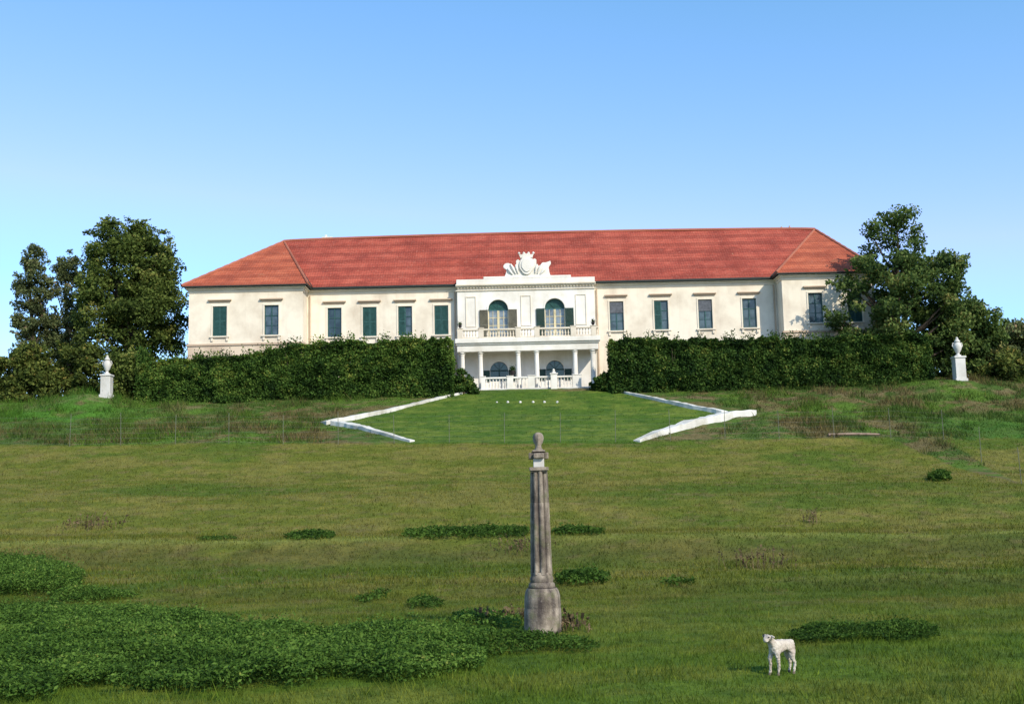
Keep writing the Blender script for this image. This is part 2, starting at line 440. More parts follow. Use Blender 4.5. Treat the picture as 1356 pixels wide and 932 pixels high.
sets = [blades(60000, 11.5, 45, .15, .014, 1.0, tuft),
        blades(190000, 11.5, 30, .075, .012, 1.0),
        blades(170000, 28, 72, .11, .028, .9, lambda x, y: ~fside(x, y)),
        blades(120000, 62, 91, .30, .05, .9, lambda x, y: fside(x, y) & ~inpoly(x, y, lawn_poly) & ~((np.abs(x-1.2) < 7.5) & (y > 88.6)),
               lambda x, y: (.35+1.5*sstep(.42, .7, fbm(x*.55, y*.55, 88)))*np.where(inpoly(_lc[0]+(x-_lc[0])/1.17, _lc[1]+(y-_lc[1])/1.35, lawn_poly), .28, 1)),
        blades(30000, 68, 91, .10, .04, .9, lambda x, y: inpoly(x, y, lawn_poly))]
V = np.concatenate([s[0] for s in sets]); cl = np.concatenate([s[1] for s in sets]); ti = np.concatenate([s[2] for s in sets])
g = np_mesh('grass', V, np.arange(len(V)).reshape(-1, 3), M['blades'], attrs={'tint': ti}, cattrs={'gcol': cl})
tag(g, 'short green and straw coloured meadow grass covering the slope', 'grass', kind='stuff')

# ------------------------------------------------------------------ leaf clouds
def leaf_quads(P, size, rg, flat=0.0, asp=.62):
    n = len(P)
    a = rg.normal(size=(n, 3)); a[:, 2] *= (1-flat); a /= np.linalg.norm(a, axis=1)[:, None]
    b = rg.normal(size=(n, 3)); b -= a*(a*b).sum(1)[:, None]; b[:, 2] *= (1-flat); b /= np.linalg.norm(b, axis=1)[:, None]
    s = size*(.6+.8*rg.random(n))[:, None]
    nrm = np.cross(a, b)
    V = np.stack([P-a*s*.5, P+b*s*.5*asp+nrm*s*.12, P+a*s*.5, P-b*s*.5*asp+nrm*s*.12], 1).reshape(-1, 3)
    return V, np.arange(n*4).reshape(n, 4)

def crown_points(poly_px, Y, nclump, rc, per, rg, depth=.75, seed=0):
    us = [p[0] for p in poly_px]; vs = [p[1] for p in poly_px]
    pts = []; tint = []; cents = []
    hw = (max(us)-min(us))/2/F*Y
    tries = 0
    while len(cents) < nclump and tries < 20000:
        tries += 1
        u = rg.uniform(min(us), max(us)); v = rg.uniform(min(vs), max(vs))
        if not inpoly(np.array([u]), np.array([v]), poly_px)[0]: continue
        # width of silhouette at this row
        uu = np.linspace(min(us), max(us), 60); ins = inpoly(uu, np.full(60, v), poly_px)
        wloc_ = max(.4, ins.sum()/60*hw)
        uc = uu[ins].mean() if ins.any() else u
        off = (u-uc)/F*Y/wloc_
        yy = math.sqrt(max(0, 1-min(1, off*off)))*wloc_*depth*rg.uniform(-1, 1)
        c = plane(u, v, Y); c = Vector((c.x, Y+yy, c.z))
        r = rc*rg.uniform(.65, 1.35)*min(1, .45+wloc_/(2.2*rc))
        cents.append((c, r))
    for c, r in cents:
        n = int(per*(r/rc)**2)
        d = rg.normal(size=(n, 3)); d /= np.linalg.norm(d, axis=1)[:, None]
        rad = r*(rg.random(n)**.45)
        p = np.array(c)+d*rad[:, None]*np.array([1, 1, .8])
        pts.append(p)
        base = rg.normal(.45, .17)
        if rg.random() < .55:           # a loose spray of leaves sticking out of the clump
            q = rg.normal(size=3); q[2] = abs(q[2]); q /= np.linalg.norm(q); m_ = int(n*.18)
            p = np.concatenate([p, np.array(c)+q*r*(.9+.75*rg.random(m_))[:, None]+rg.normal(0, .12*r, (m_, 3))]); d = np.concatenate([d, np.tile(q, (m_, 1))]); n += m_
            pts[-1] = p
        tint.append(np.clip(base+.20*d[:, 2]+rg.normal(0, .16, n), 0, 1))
    return np.concatenate(pts), np.concatenate(tint), cents

def tree(name, poly, Y, label, cat, mat, nclump, rc, per, leaf, trunk_u, trunk_v, r0, seed, group=None, topfrac=.9, depth=.75, nlimb=14, base_z=None):
    rg = np.random.default_rng(seed)
    cu_, cv_ = sum(p[0] for p in poly)/len(poly), sum(p[1] for p in poly)/len(poly)
    kx = 1.0 if cu_ > 1000 else .93
    poly = [(cu_+(p[0]-cu_)*kx, cv_+(p[1]-cv_)*(.96 if kx < 1 else .99)) for p in poly]
    P, T, cents = crown_points(poly, Y, nclump, rc, per, rg, depth)
    b = plane(trunk_u, trunk_v, Y); b = Vector((b.x, Y, ground(b.x, Y)-.05))
    root = thing(name, b, label, cat, group)
    zs = [c[0].z for c in cents]; ztop = b.z+(max(zs)-b.z)*topfrac
    tu = min(poly, key=lambda p: p[1])[0]; topx = X_(tu, min(p[1] for p in poly), Y)
    tr = MB(); pts = []; rad = []
    for k in range(9):
        t = k/8
        pts.append(Vector((b.x+(topx-b.x)*t**1.3+.12*math.sin(t*7+seed), Y+.15*math.sin(t*5+seed*2), b.z+(ztop-b.z)*t)))
        rad.append(r0*(1-t)**.8*(1.25 if k == 0 else 1)+.03)
    tr.tube(pts, rad, 9)
    for c, r in [cents[i] for i in rg.permutation(len(cents))[:nlimb]]:
        t = min(.92, max(.12, (c.z-b.z)/(ztop-b.z)-.18-.1*rg.random()))
        k = t*8; i = int(k); s = pts[i].lerp(pts[min(8, i+1)], k-i)
        mid = s.lerp(c, .5)+Vector((0, 0, -.15*(c-s).length*.5))
        rr = r0*(1-t)**.8*.5+.02
        tr.tube([s, mid, c], [rr, rr*.6, .02], 6)
    tr.build('trunk', M['bark'], root, smooth=True)
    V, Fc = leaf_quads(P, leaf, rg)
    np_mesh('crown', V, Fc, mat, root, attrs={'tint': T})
    return root

# left group (behind the hedge line)
tree('poplar_tree', [(40,322),(52,326),(62,345),(66,375),(68,410),(70,450),(66,490),(28,495),(14,470),(20,440),(22,400),(26,365),(33,340)], 97,
     'slim upright tree at the far left edge of the tree group', 'tree', M['leaf_poplar'], 105, .58, 140, .21, 44, 500, .28, 11, 'slim upright trees left of the palace', depth=.9)
tree('poplar_tree', [(88,325),(98,328),(104,350),(110,390),(116,440),(112,480),(68,482),(66,440),(70,400),(75,350)], 98,
     'slim upright tree between the leftmost slim tree and the round broadleaf tree', 'tree', M['leaf_poplar'], 95, .58, 140, .21, 90, 500, .28, 12, 'slim upright trees left of the palace', depth=.9)
tree('broadleaf_tree', [(143,285),(152,298),(170,304),(184,290),(196,306),(214,314),(220,328),(238,345),(234,362),(228,378),(240,400),(252,415),(254,428),(240,440),(248,460),(232,476),(190,482),(150,476),(118,472),(100,440),(104,400),(100,360),(112,340),(104,322),(120,312),(130,300)], 95,
     'large round broadleaf tree beside the left end of the palace', 'tree', M['leaf_broad'], 210, 1.0, 250, .25, 178, 500, .42, 13, nlimb=30)
# right group
tree('maple_tree', [(1186,276),(1206,280),(1214,300),(1222,326),(1236,345),(1250,332),(1270,352),(1272,378),(1258,392),(1270,420),(1285,440),(1270,462),(1215,470),(1140,470),(1105,445),(1095,415),(1112,395),(1098,402),(1096,380),(1122,372),(1106,360),(1132,345),(1130,318),(1152,312),(1160,292)], 90,
     'tall loose-crowned tree hiding the right end of the palace', 'tree', M['leaf_right'], 150, .88, 190, .26, 1190, 495, .38, 14, nlimb=30)

def shrub(poly, Y, label, mat, n, rc, per, leaf, seed, group='shrubs at the ends of the terrace', name='shrub'):
    us = [p[0] for p in poly]; u = sum(us)/len(us)
    return tree(name, poly, Y, label, 'shrub', mat, n, rc, per, leaf, u, max(p[1] for p in poly), .10, seed, group, .75, .7, 6)
LS = M['leaf_shrub']
shrub([(-30,480),(8,478),(16,500),(14,540),(-30,544)], 90, 'dark shrub cut by the left edge of the photo', LS, 26, .8, 200, .26, 21)
shrub([(20,468),(45,456),(66,470),(74,534),(10,540)], 90, 'olive shrub below the leftmost slim tree', LS, 40, .85, 220, .28, 22)
shrub([(66,466),(90,448),(116,456),(132,480),(134,530),(62,534)], 91, 'broad shrub below the second slim tree, left of the white urn', LS, 48, .85, 220, .28, 23)
shrub([(146,480),(160,468),(178,476),(186,534),(140,534)], 88, 'light green shrub between the left urn and the left hedge', M['leaf_broad'], 34, .75, 230, .26, 24)
shrub([(1224,420),(1246,395),(1280,398),(1306,412),(1318,440),(1314,512),(1260,516),(1218,516)], 92, 'large rounded dark shrub behind the right urn', M['leaf_right'], 80, 1.0, 220, .32, 25)
shrub([(1318,440),(1335,430),(1362,432),(1400,440),(1400,495),(1318,498)], 100, 'pale green shrub at the right edge of the photo', M['leaf_poplar'], 60, 1.0, 200, .32, 26)
shrub([(1300,475),(1330,466),(1362,470),(1390,480),(1390,512),(1296,516)], 90, 'low dark shrub in front of the pale shrub at the right edge', LS, 44, .7, 200, .26, 27)

# ------------------------------------------------------------------ hedges
def hedge(top_px, bot_v, Yf, Yb, label, mat, seed, n, leaf=.17):
    rg = np.random.default_rng(seed)
    xs = np.array([X_(u, v, Yf) for u, v in top_px]); zs = np.array([plane(u, v, Yf).z for u, v in top_px])
    x0, x1 = xs.min(), xs.max(); L = x1-x0
    def top(x): return np.interp(x, xs, zs)+(fbm(x*.9, 0*x, seed)-.5)*.7+(fbm(x*3.0, 0*x+3, seed)-.5)*.4
    H = float(np.mean(zs))-ground((x0+x1)/2, Yf); D = Yb-Yf
    wts = np.array([L*H*1.5, L*D*.9, D*H*1.2, D*H*1.2, L*H*.25]); wts = wts/wts.sum()
    s = rg.choice(5, n, p=wts)
    x = x0+L*rg.random(n); y = Yf+D*rg.random(n); t = rg.random(n)
    gz = tz(x, np.full(n, Yf))-.05; tp = top(x)
    z = gz+(tp-gz)*t
    bul = (fbm(x*.55, z*.7, seed+5)-.5)*1.3+(fbm(x*1.7, z*1.9, seed+6)-.5)*.6
    dep = rg.random(n)**1.6*.55
    fr = s == 0; y[fr] = (Yf-bul+dep)[fr]; y[fr] += (.5*(t**6))[fr]
    tpm = s == 1; z[tpm] = (tp-dep*.8+.75*(rg.random(n)**7)*(fbm(x*1.3, x*0+7, seed+30) > .5))[tpm]
    l = s == 2; x[l] = (x0+dep-bul*.5)[l]
    r = s == 3; x[r] = (x1-dep+bul*.5)[r]
    bk = s == 4; y[bk] = (Yb-dep)[bk]
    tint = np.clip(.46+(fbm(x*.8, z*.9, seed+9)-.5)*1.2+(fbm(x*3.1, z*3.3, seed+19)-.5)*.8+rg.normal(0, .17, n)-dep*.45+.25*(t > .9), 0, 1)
    root = thing('hedge', ((x0+x1)/2, (Yf+Yb)/2, ground((x0+x1)/2, Yf)), label, 'hedge', 'tall clipped hedges in front of the palace')
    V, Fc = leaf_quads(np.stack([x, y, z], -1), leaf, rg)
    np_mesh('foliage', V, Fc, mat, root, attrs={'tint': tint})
    # woody inner mass: stems standing in a row
    st = MB()
    q = np.arange(x0+.5, x1-.4, .55)
    for k, xx in enumerate(q):
        yy = (Yf+Yb)/2+rg.uniform(-.5, .5)*D*.5; g0 = ground(xx, yy)-.1; hh = float(top(np.array([xx]))[0])-g0-.5
        for e in range(3):
            ax, ay = rg.uniform(-.9, .9), rg.uniform(-.6, .6)
            st.tube([(xx, yy, g0), (xx+ax*.4, yy+ay*.5, g0+hh*.5), (xx+ax, yy+ay, g0+hh*.97)], [.05, .035, .012], 5)
    # large leaves filling the middle, tinted dark so the inner shade is painted
    st.build('stems', M['bark'], root)
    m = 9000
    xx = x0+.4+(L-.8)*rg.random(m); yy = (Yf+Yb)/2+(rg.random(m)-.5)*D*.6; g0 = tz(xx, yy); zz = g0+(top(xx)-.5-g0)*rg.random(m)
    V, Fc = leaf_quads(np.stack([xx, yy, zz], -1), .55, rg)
    np_mesh('inner_shade_foliage', V, Fc, mat, root, attrs={'tint': np.full(len(Fc), .04)})
    return root
hedge([(180,478),(240,474),(325,470),(338,462),(390,456),(440,452),(500,454),(550,448),(598,448)], 526, 87.0, 89.4,
      'long clipped green hedge left of the white portico', M['leaf_hedge'], 101, 90000)
hedge([(808,449),(870,446),(930,447),(1000,448),(1060,447),(1120,446),(1180,444),(1232,443)], 513, 87.0, 89.4,
      'long dark clipped hedge right of the white portico', M['leaf_hedge_dark'], 102, 90000)
shrub([(602,494),(612,490),(624,505),(632,519),(600,522)], 88.3, 'small dark bush between the left hedge and the portico', M['leaf_hedge_dark'], 26, .4, 190, .18, 31, 'low bushes flanking the portico')
shrub([(784,516),(792,504),(802,494),(812,492),(814,516)], 88.3, 'small dark bush between the portico and the right hedge', M['leaf_hedge_dark'], 26, .4, 190, .18, 32, 'low bushes flanking the portico')

# ------------------------------------------------------------------ palace
YM, YW, YP, YB = 94.0, 92.0, 93.2, 107.0
ZE = zat(377.5, 93.6)      # eaves
ZR = zat(309.5, 100.5)     # ridge
Z0 = z88-.3
ZS = zat(449, YW)          # string course
zW1, zW0 = zat(402.5, YM), zat(441, YM)
XL, XLi = X_(250, 420, YW), X_(401, 420, YW)
XRi, XR = X_(1037, 410, YW), X_(1160, 410, YW)
PX0, PX1 = X_(606, 420, YP), X_(788, 420, YP)
PXC = (PX0+PX1)/2
palace = thing('palace', ((XL+XR)/2, YM, Z0), 'long cream two-storey palace with red tiled roof and white columned portico on the hill', 'palace')

def wall_open(mb, x0, x1, z0, z1, Y, ops, depth):
    """front wall at Y with real openings; ops: (x0,x1,z0,ztop,arch)"""
    bp = {x0, x1}
    for o in ops:
        bp |= {o[0], o[1]}
        if o[4]:
            for i in range(1, 20): bp.add(o[0]+(o[1]-o[0])*i/20)
    bp = sorted(bp)
    def top(o, x):
        if not o[4]: return o[3]
        r = (o[1]-o[0])/2; xc = (o[0]+o[1])/2
        return o[3]+math.sqrt(max(0, r*r-(x-xc)**2))
    for a, b in zip(bp[:-1], bp[1:]):
        m = (a+b)/2
        cur = sorted([o for o in ops if o[0] < m < o[1]], key=lambda o: o[2])
        za = zb = z0
        for o in cur:
            if o[2] > za+1e-4: mb.quad((a,Y,za),(b,Y,zb),(b,Y,o[2]),(a,Y,o[2]))
            ta, tb = top(o, a), top(o, b)
            mb.quad((a,Y,ta),(b,Y,tb),(b,Y+depth,tb),(a,Y+depth,ta))
            mb.quad((a,Y,o[2]),(a,Y+depth,o[2]),(b,Y+depth,o[2]),(b,Y,o[2]))
            za, zb = ta, tb
        mb.quad((a,Y,za),(b,Y,zb),(b,Y,z1),(a,Y,z1))
    for o in ops:
        zt = o[3]
        mb.quad((o[0],Y,o[2]),(o[0],Y,zt),(o[0],Y+depth,zt),(o[0],Y+depth,o[2]))
        mb.quad((o[1],Y,o[2]),(o[1],Y+depth,o[2]),(o[1],Y+depth,zt),(o[1],Y,zt))

WW = 1.16
mid_l = [X_(u, 424, YM) for u in (443, 489.5, 536.5, 584.5)]
mid_r = [X_(u, 414, YM) for u in (816.5, 875.5, 934, 992.5)]
wing_l = [X_(u, 424, YW) for u in (291, 359.5)]
wing_r = [X_(u, 405, YW) for u in (1080, 1132)]
opW = lambda x: (x-WW/2, x+WW/2, zW0, zW1, False)
wl = MB()
wall_open(wl, XLi, PX0, Z0, ZE, YM, [opW(x) for x in mid_l], .22)
wall_open(wl, PX1, XRi, Z0, ZE, YM, [opW(x) for x in mid_r], .22)
wall_open(wl, XL, XLi, ZS, ZE, YW, [opW(x) for x in wing_l], .22)
wall_open(wl, XRi, XR, ZS, ZE, YW, [opW(x) for x in wing_r], .22)
wl.quad((XLi,YW,Z0),(XLi,YM,Z0),(XLi,YM,ZE),(XLi,YW,ZE)); wl.quad((XRi,YW,Z0),(XRi,YW,ZE),(XRi,YM,ZE),(XRi,YM,Z0))
wl.quad((XL,YW,Z0),(XL,YW,ZE),(XL,YB,ZE),(XL,YB,Z0)); wl.quad((XR,YW,Z0),(XR,YB,Z0),(XR,YB,ZE),(XR,YW,ZE))
wl.quad((XL,YB,Z0),(XL,YB,ZE),(XR,YB,ZE),(XR,YB,Z0))
o = wl.build('wall', M['cream'], palace)
for a_, b_ in ((XL, XLi), (XRi, XR)):
    pl = MB(); pl.box(a_-.05, b_+.05, YW-.05, YW+.5, Z0, ZS)
    pl.build('plinth', M['plinth'], palace)['label'] = 'rough stained ground-storey masonry below the string course'
    sc_ = MB(); sc_.box(a_-.12, b_+.12, YW-.14, YW+.3, ZS-.002, ZS+.16)
    sc_.build('string_course', M['lintel'], palace)
# eaves cornice: two stepped mouldings under the gutter
steps3 = ((-.40, -.22, .06), (-.22, -.10, .14), (-.10, .0, .28)); e = .5; tg = .19
for side in (0, 1):
    cm = MB(); cw_ = MB()
    for (h0, h1, pr) in steps3:
        if side == 0:
            cm.box(XLi+pr+.001, PX0-.001, YM-pr, YM+.1, ZE+h0, ZE+h1)
            cw_.box(XL-pr, XLi+pr, YW-pr, YW+.1, ZE+h0, ZE+h1); cw_.box(XLi+.001, XLi+pr, YW+.101, YM-.001, ZE+h0, ZE+h1); cw_.box(XL-pr, XL-.001, YW+.101, YB, ZE+h0, ZE+h1)
        else:
            cm.box(PX1+.001, XRi-pr-.001, YM-pr, YM+.1, ZE+h0, ZE+h1)
            cw_.box(XRi-pr, XR+pr, YW-pr, YW+.1, ZE+h0, ZE+h1); cw_.box(XRi-pr, XRi-.001, YW+.101, YM-.001, ZE+h0, ZE+h1); cw_.box(XR+.001, XR+pr, YW+.101, YB, ZE+h0, ZE+h1)
    cm.build('cornice', M['cream_trim'], palace, bevel=.02); cw_.build('cornice', M['cream_trim'], palace, bevel=.02)
    gm = MB(); gw = MB()
    if side == 0:
        gm.box(XLi+e+.001, PX0-.02, YM-e, YM-e+.14, ZE+.005, ZE+tg)
        gw.box(XL-e, XLi+e, YW-e, YW-e+.12, ZE+.005, ZE+.13); gw.box(XLi+e-.12, XLi+e, YW-e+.121, YM-e+.1, ZE+.005, ZE+.13)
    else:
        gm.box(PX1+.02, XRi-e-.001, YM-e, YM-e+.14, ZE+.005, ZE+tg)
        gw.box(XRi-e, XR+e, YW-e, YW-e+.12, ZE+.005, ZE+.13); gw.box(XRi-e, XRi-e+.12, YW-e+.121, YM-e+.1, ZE+.005, ZE+.13)
    gm.build('gutter', M['gutter'], palace, bevel=.03); gw.build('gutter', M['gutter'], palace, bevel=.03)
for xx in (XLi+.25, PX0-.25, PX1+.25, XRi-.25):
    dp = MB(); dp.tube([(xx, YM-.12, ZE-.45), (xx, YM-.12, Z0)], .06, 8)
    dp.build('downpipe', M['lintel'], palace, smooth=True)

# roof: gently sagging tiled sheets
YRG = 100.5
AL = Vector((X_(376, 320, YRG), YRG, ZR-.25)); AR = Vector((X_(1079, 304, YRG), YRG, ZR-.25))
ZT = ZE+.17
def sheet(mb, a, b, c, d, nu, nv, amp=.0, seed=0):   # a-b lower edge, d-c upper edge
    a, b, c, d = map(Vector, (a, b, c, d)); base = len(mb.v)
    n = ((b-a).cross(d-a)).normalized()
    for j in range(nv+1):
        for i in range(nu+1):
            s, t = i/nu, j/nv
            p = a.lerp(b, s).lerp(d.lerp(c, s), t)
            wgt = min(1, 6*t*(1-t)+.0)
            k = (float(fbm(np.array(p.x*.16), np.array(t*7.0), seed))-.5)*2*amp*min(1, 4*t*(1-t)+.15)
            mb.v.append(p+n*k)
    for j in range(nv):
        for i in range(nu):
            q = base+j*(nu+1)+i; mb.f.append([q, q+1, q+nu+2, q+nu+1])
rf = MB()
e1 = (XLi+e, YM-e, ZT); e2 = (XRi-e, YM-e, ZT)
# ridge with a slight crown in the middle
nu, nv = 150, 26
base = 0
for j in range(nv+1):
    t = j/nv
    for i in range(nu+1):
        s = i/nu
        p = Vector(e1).lerp(Vector(e2), s); r = AL.lerp(AR, s); r.z += .25*math.sin(math.pi*s)**.6+(.05*math.sin(s*23) if 0 < s < 1 else 0)
        q = p.lerp(r, t)
        k = (float(fbm(np.array(q.x*.15), np.array(t*9.0), 5))-.5)*.34*min(1, 4*t*(1-t))
        rf.v.append(q+Vector((0, -.65*k, .75*k)))
for j in range(nv):
    for i in range(nu):
        q = j*(nu+1)+i; rf.f.append([q, q+1, q+nu+2, q+nu+1])
ob = [(XL-e, YB+e, ZT), (XR+e, YB+e, ZT)]
rf.quad(ob[1], ob[0], AL, AR)
rf.build('roof', M['roof_red'], palace, smooth=True)
for (xa, xb, A, xs) in ((XL-e, XLi+e, AL, 1), (XRi-e, XR+e, AR, -1)):
    wf = MB()
    a = Vector((xa, YW-e, ZT-.05)); b = Vector((xb, YW-e, ZT-.05))
    sheet(wf, a, b, A, A, 26, 16, .05, 3)
    inner = Vector((xb if xs == 1 else xa, YM-e, ZT)); corner = b if xs == 1 else a
    wf.add([corner, inner, A], [(0,1,2)])
    outer = a if xs == 1 else b; back = ob[0] if xs == 1 else ob[1]
    wf.add([outer, back, A], [(0,1,2)])
    wf.build('wing_roof', M['roof_orange'], palace, smooth=False)['label'] = 'brighter orange tiled hips over the end wings'
rc = MB()
def ridgeline(p, q, r=.13):
    p, q = Vector(p), Vector(q); n = max(2, int((q-p).length/.45)); pts = []; rr = []
    for k in range(n+1):
        pts.append(p.lerp(q, k/n)); rr.append(r*(1.15 if k % 2 else .9))
    rc.tube(pts, rr, 7)
rp = []
for k in range(61):
    s = k/60; r = AL.lerp(AR, s); r.z += .25*math.sin(math.pi*s)**.6+.03; rp.append(r)
rc.tube(rp, .13, 7)
for A, xa, xb in ((AL, XL-e, XLi+e), (AR, XR+e, XRi-e)):
    ridgeline((xa, YW-e, ZT), A); ridgeline((xb, YW-e, ZT), A, .11)
rc.build('ridge_tiles', M['ridge'], palace, smooth=True)
for A, xb in ((AL, XLi+e), (AR, XRi-e)):
    vl = MB()
    vl.tube([Vector((xb, YM-e-.06, ZT+.04)), A+Vector((0, -.12, -.05))], .06, 6)
    vl.build('valley_gutter', M['gutter'], palace)
# chimneys and roof hatches
def chimney(u, w, h, mat):
    p = plane(u, 312, YRG+1.4); x = p.x; z = ZR-.9
    c = MB(); c.box(x-w/2, x+w/2, YRG+1.1, YRG+1.1+w*.8, z, ZR+h); c.box(x-w/2-.08, x+w/2+.08, YRG+1.02, YRG+1.18+w*.8, ZR+h, ZR+h+.12)
    c.box(x-w*.3, x-w*.05, YRG+1.2, YRG+1.45, ZR+h+.12, ZR+h+.35)
    c.build('chimney', mat, palace, bevel=.02)
chimney(434, .8, .22, M['white']); chimney(1036, .4, .05, M['lintel']); chimney(1047, .45, .1, M['lintel'])
def hatch(u, v, w):
    Yq = 93.7
    p = plane(u, v, Yq); A = AL if u < 678 else AR
    h = MB(); 
    h.prism([(p.x-w/2, p.z-.12), (p.x+w/2, p.z-.12), (p.x+w/2, p.z+.08), (p.x, p.z+.28), (p.x-w/2, p.z+.08)], Yq-.35, Yq+.9)
    h.build('roof_vent', M['ridge'], palace)
hatch(348, 367, .8); hatch(1104, 348, .8)

# ---- windows
def window(x, Y, kind, z0=zW0, z1=zW1, w=WW):
    x0, x1 = x-w/2, x+w/2
    fr = MB()
    b = .13; pr = .05
    fr.box(x0-b, x0-.002, Y-pr, Y+.02, z0, z1); fr.box(x1+.002, x1+b, Y-pr, Y+.02, z0, z1); fr.box(x0-b, x1+b, Y-pr, Y+.02, z1+.002, z1+b)
    win = fr.build('window', M['cream_trim'], palace, bevel=.012)
    ca = MB(); t = .07; yc = Y+.12
    ca.box(x0, x0+t, yc-.03, yc+.05, z0, z1); ca.box(x1-t, x1, yc-.03, yc+.05, z0, z1)
    ca.box(x0+t, x1-t, yc-.03, yc+.05, z1-t, z1-.001); ca.box(x0+t, x1-t, yc-.03, yc+.05, z0+.001, z0+t)
    ca.box(x-.04, x+.04, yc-.03, yc+.05, z0+t, z1-t)
    zt = z0+(z1-z0)*.66
    ca.box(x0+t, x-.041, yc-.02, yc+.05, zt-.035, zt+.035); ca.box(x+.041, x1-t, yc-.02, yc+.05, zt-.035, zt+.035)
    zq = z0+(z1-z0)*.33
    ca.box(x0+t, x-.041, yc-.01, yc+.05, zq-.02, zq+.02); ca.box(x+.041, x1-t, yc-.01, yc+.05, zq-.02, zq+.02)
    ca.build('frame', M['green'] if kind != 'pale' else M['cream_trim'], win)
    pn = MB(); pn.box(x0+.01, x1-.01, yc+.03, yc+.045, z0+.01, z1-.01)
    pn.build('pane', M['glass_light'] if kind == 'pale' else (M['glass_dark'] if kind == 'dark' else M['glass']), win)
    if kind == 'shutter' or kind == 'half':
        for sgn in (-1, 1):
            a, c = (x0+.03, x-.012) if sgn < 0 else (x+.012, x1-.03)
            if kind == 'half' and sgn > 0: continue
            sh = MB(); ys = Y+.03
            sh.box(a, a+.06, ys, ys+.045, z0+.03, z1-.03); sh.box(c-.06, c, ys, ys+.045, z0+.03, z1-.03)
            for zz in (z0+.03, (z0+z1)/2-.04, z1-.11): sh.box(a+.06, c-.06, ys, ys+.045, zz, zz+.08)
            k = 0; zz = z0+.13
            while zz < z1-.14:
                sh.add([(a+.06, ys, zz), (c-.06, ys, zz), (c-.06, ys+.04, zz+.06), (a+.06, ys+.04, zz+.06)], [(0,1,2,3)]); zz += .075
            sh.build('shutter', M['green'], win)
    if kind == 'blind':
        bl = MB()
        for k in range(12):
            zz = z1-.06-k*.075; bl.add([(x0+.04, Y+.04, zz), (x1-.04, Y+.04, zz), (x1-.04, Y+.06, zz-.07), (x0+.04, Y+.06, zz-.07)], [(0,1,2,3)])
        bl.build('blind', M['grey_blind'], win)
    li = MB(); zl = z1+.46
    li.box(x-.86, x+.86, Y-.10, Y+.02, zl-.12, zl-.001); li.box(x-.96, x+.96, Y-.22, Y+.02, zl, zl+.11)
    li.build('lintel', M['lintel'], win, bevel=.015)
    si = MB(); si.box(x-.80, x+.80, Y-.16, Y+.1, z0-.12, z0-.004)
    for sgn in (-1, 1): si.box(x+sgn*.62-.09, x+sgn*.62+.09, Y-.10, Y+.02, z0-.42, z0-.122)
    si.build('sill', M['cream_trim'], win, bevel=.015)
    return win
for x, k in zip(wing_l, ('shutter', 'glass')): window(x, YW, k)
for x, k in zip(mid_l, ('dark', 'shutter', 'half', 'shutter')): window(x, YM, k)
for x, k in zip(mid_r, ('blind', 'half', 'blind', 'glass')): window(x, YM, k)
for x, k in zip(wing_r, ('glass', 'shutter')): window(x, YW, k)

# ---- portico
YCf = 91.35                                    # column axis
zP_slab1, zP_slab0 = zat(447.5, 91), zat(453.5, 91)
zP_ent0 = zat(464.5, 91); zP_g = zat(514.5, 91)-.05
zRail = zat(434.8, 91)
def cu(cx): return 580+cx/4.4375
def cv(cy): return 320+cy/4.4375
aw = [(X_(659.5, 405, YP), (673-646)/F*YP, zat(409.5, YP)), (X_(734.5, 405, YP), (673-646)/F*YP, zat(409.3, YP))]
lw = [(X_(661, 490, YP), 24/F*YP, zat(490, YP)), (X_(735, 490, YP), 24/F*YP, zat(490, YP))]
pw = MB()
ops = [(x-w/2, x+w/2, zP_slab1+.02, zs, True) for x, w, zs in aw]+[(x-w/2, x+w/2, zP_g+.9, zs, True) for x, w, zs in lw]
zAt0 = zat(376, YP)
wall_open(pw, PX0, PX1, Z0, zAt0, YP, ops, .35)
pw.quad((PX0,YP,Z0),(PX0,YP,zAt0),(PX0,YM+.1,zAt0),(PX0,YM+.1,Z0)); pw.quad((PX1,YP,Z0),(PX1,YM+.1,Z0),(PX1,YM+.1,zAt0),(PX1,YP,zAt0))
pw.build('portico_wall', M['white'], palace)['label'] = 'white rendered wall of the central portico'
# attic parapet in steps
yA0, yA1 = YP-.18, YP+.55
slope = .0227
def zpx(u, v, Y): return zat(v+slope*(u-678)-.0, Y)
zc0, zc1 = zat(376, yA0), zat(368.6, yA0)
at = MB()
at.box(PX0-.06, PX1+.06, yA0, yA1, zAt0+.002, zat(368.8, yA0))
at.box(X_(640, 366, yA0), X_(756, 366, yA0), yA0+.02, yA1-.02, zat(368.7, yA0), zat(365.6, yA0))
at.build('parapet', M['white'], palace, bevel=.03)
fz = MB()
for (a, b, pr) in ((376.2, 377.8, .34), (377.8, 379.4, .22), (383.2, 384.4, .10)):
    fz.box(PX0-.12, PX1+.12, YP-pr, YP+.02, zat(b, YP), zat(a, YP)-.002)
for k in range(44):
    x = PX0+.1+(PX1-PX0-.2)*k/43; fz.box(x-.06, x+.06, YP-.16, YP+.02, zat(381.2, YP), zat(379.4, YP)-.002)
fz.build('frieze', M['cream_trim'], palace)
for (ua, ub) in ((616.5, 630.5), (689.5, 703.5), (762, 776.5)):
    pn = MB()
    xa, xb = X_(ua, 405, YP), X_(ub, 405, YP); za, zb = zat(432, YP), zat(391.5, YP); t = .07
    for bx in ((xa, xa+t, za, zb), (xb-t, xb, za, zb), (xa+t, xb-t, za, za+t), (xa+t, xb-t, zb-t, zb)):
        pn.box(bx[0], bx[1], YP-.06, YP+.02, bx[2], bx[3])
    pn.build('wall_panel', M['cream_trim'], palace, bevel=.015)
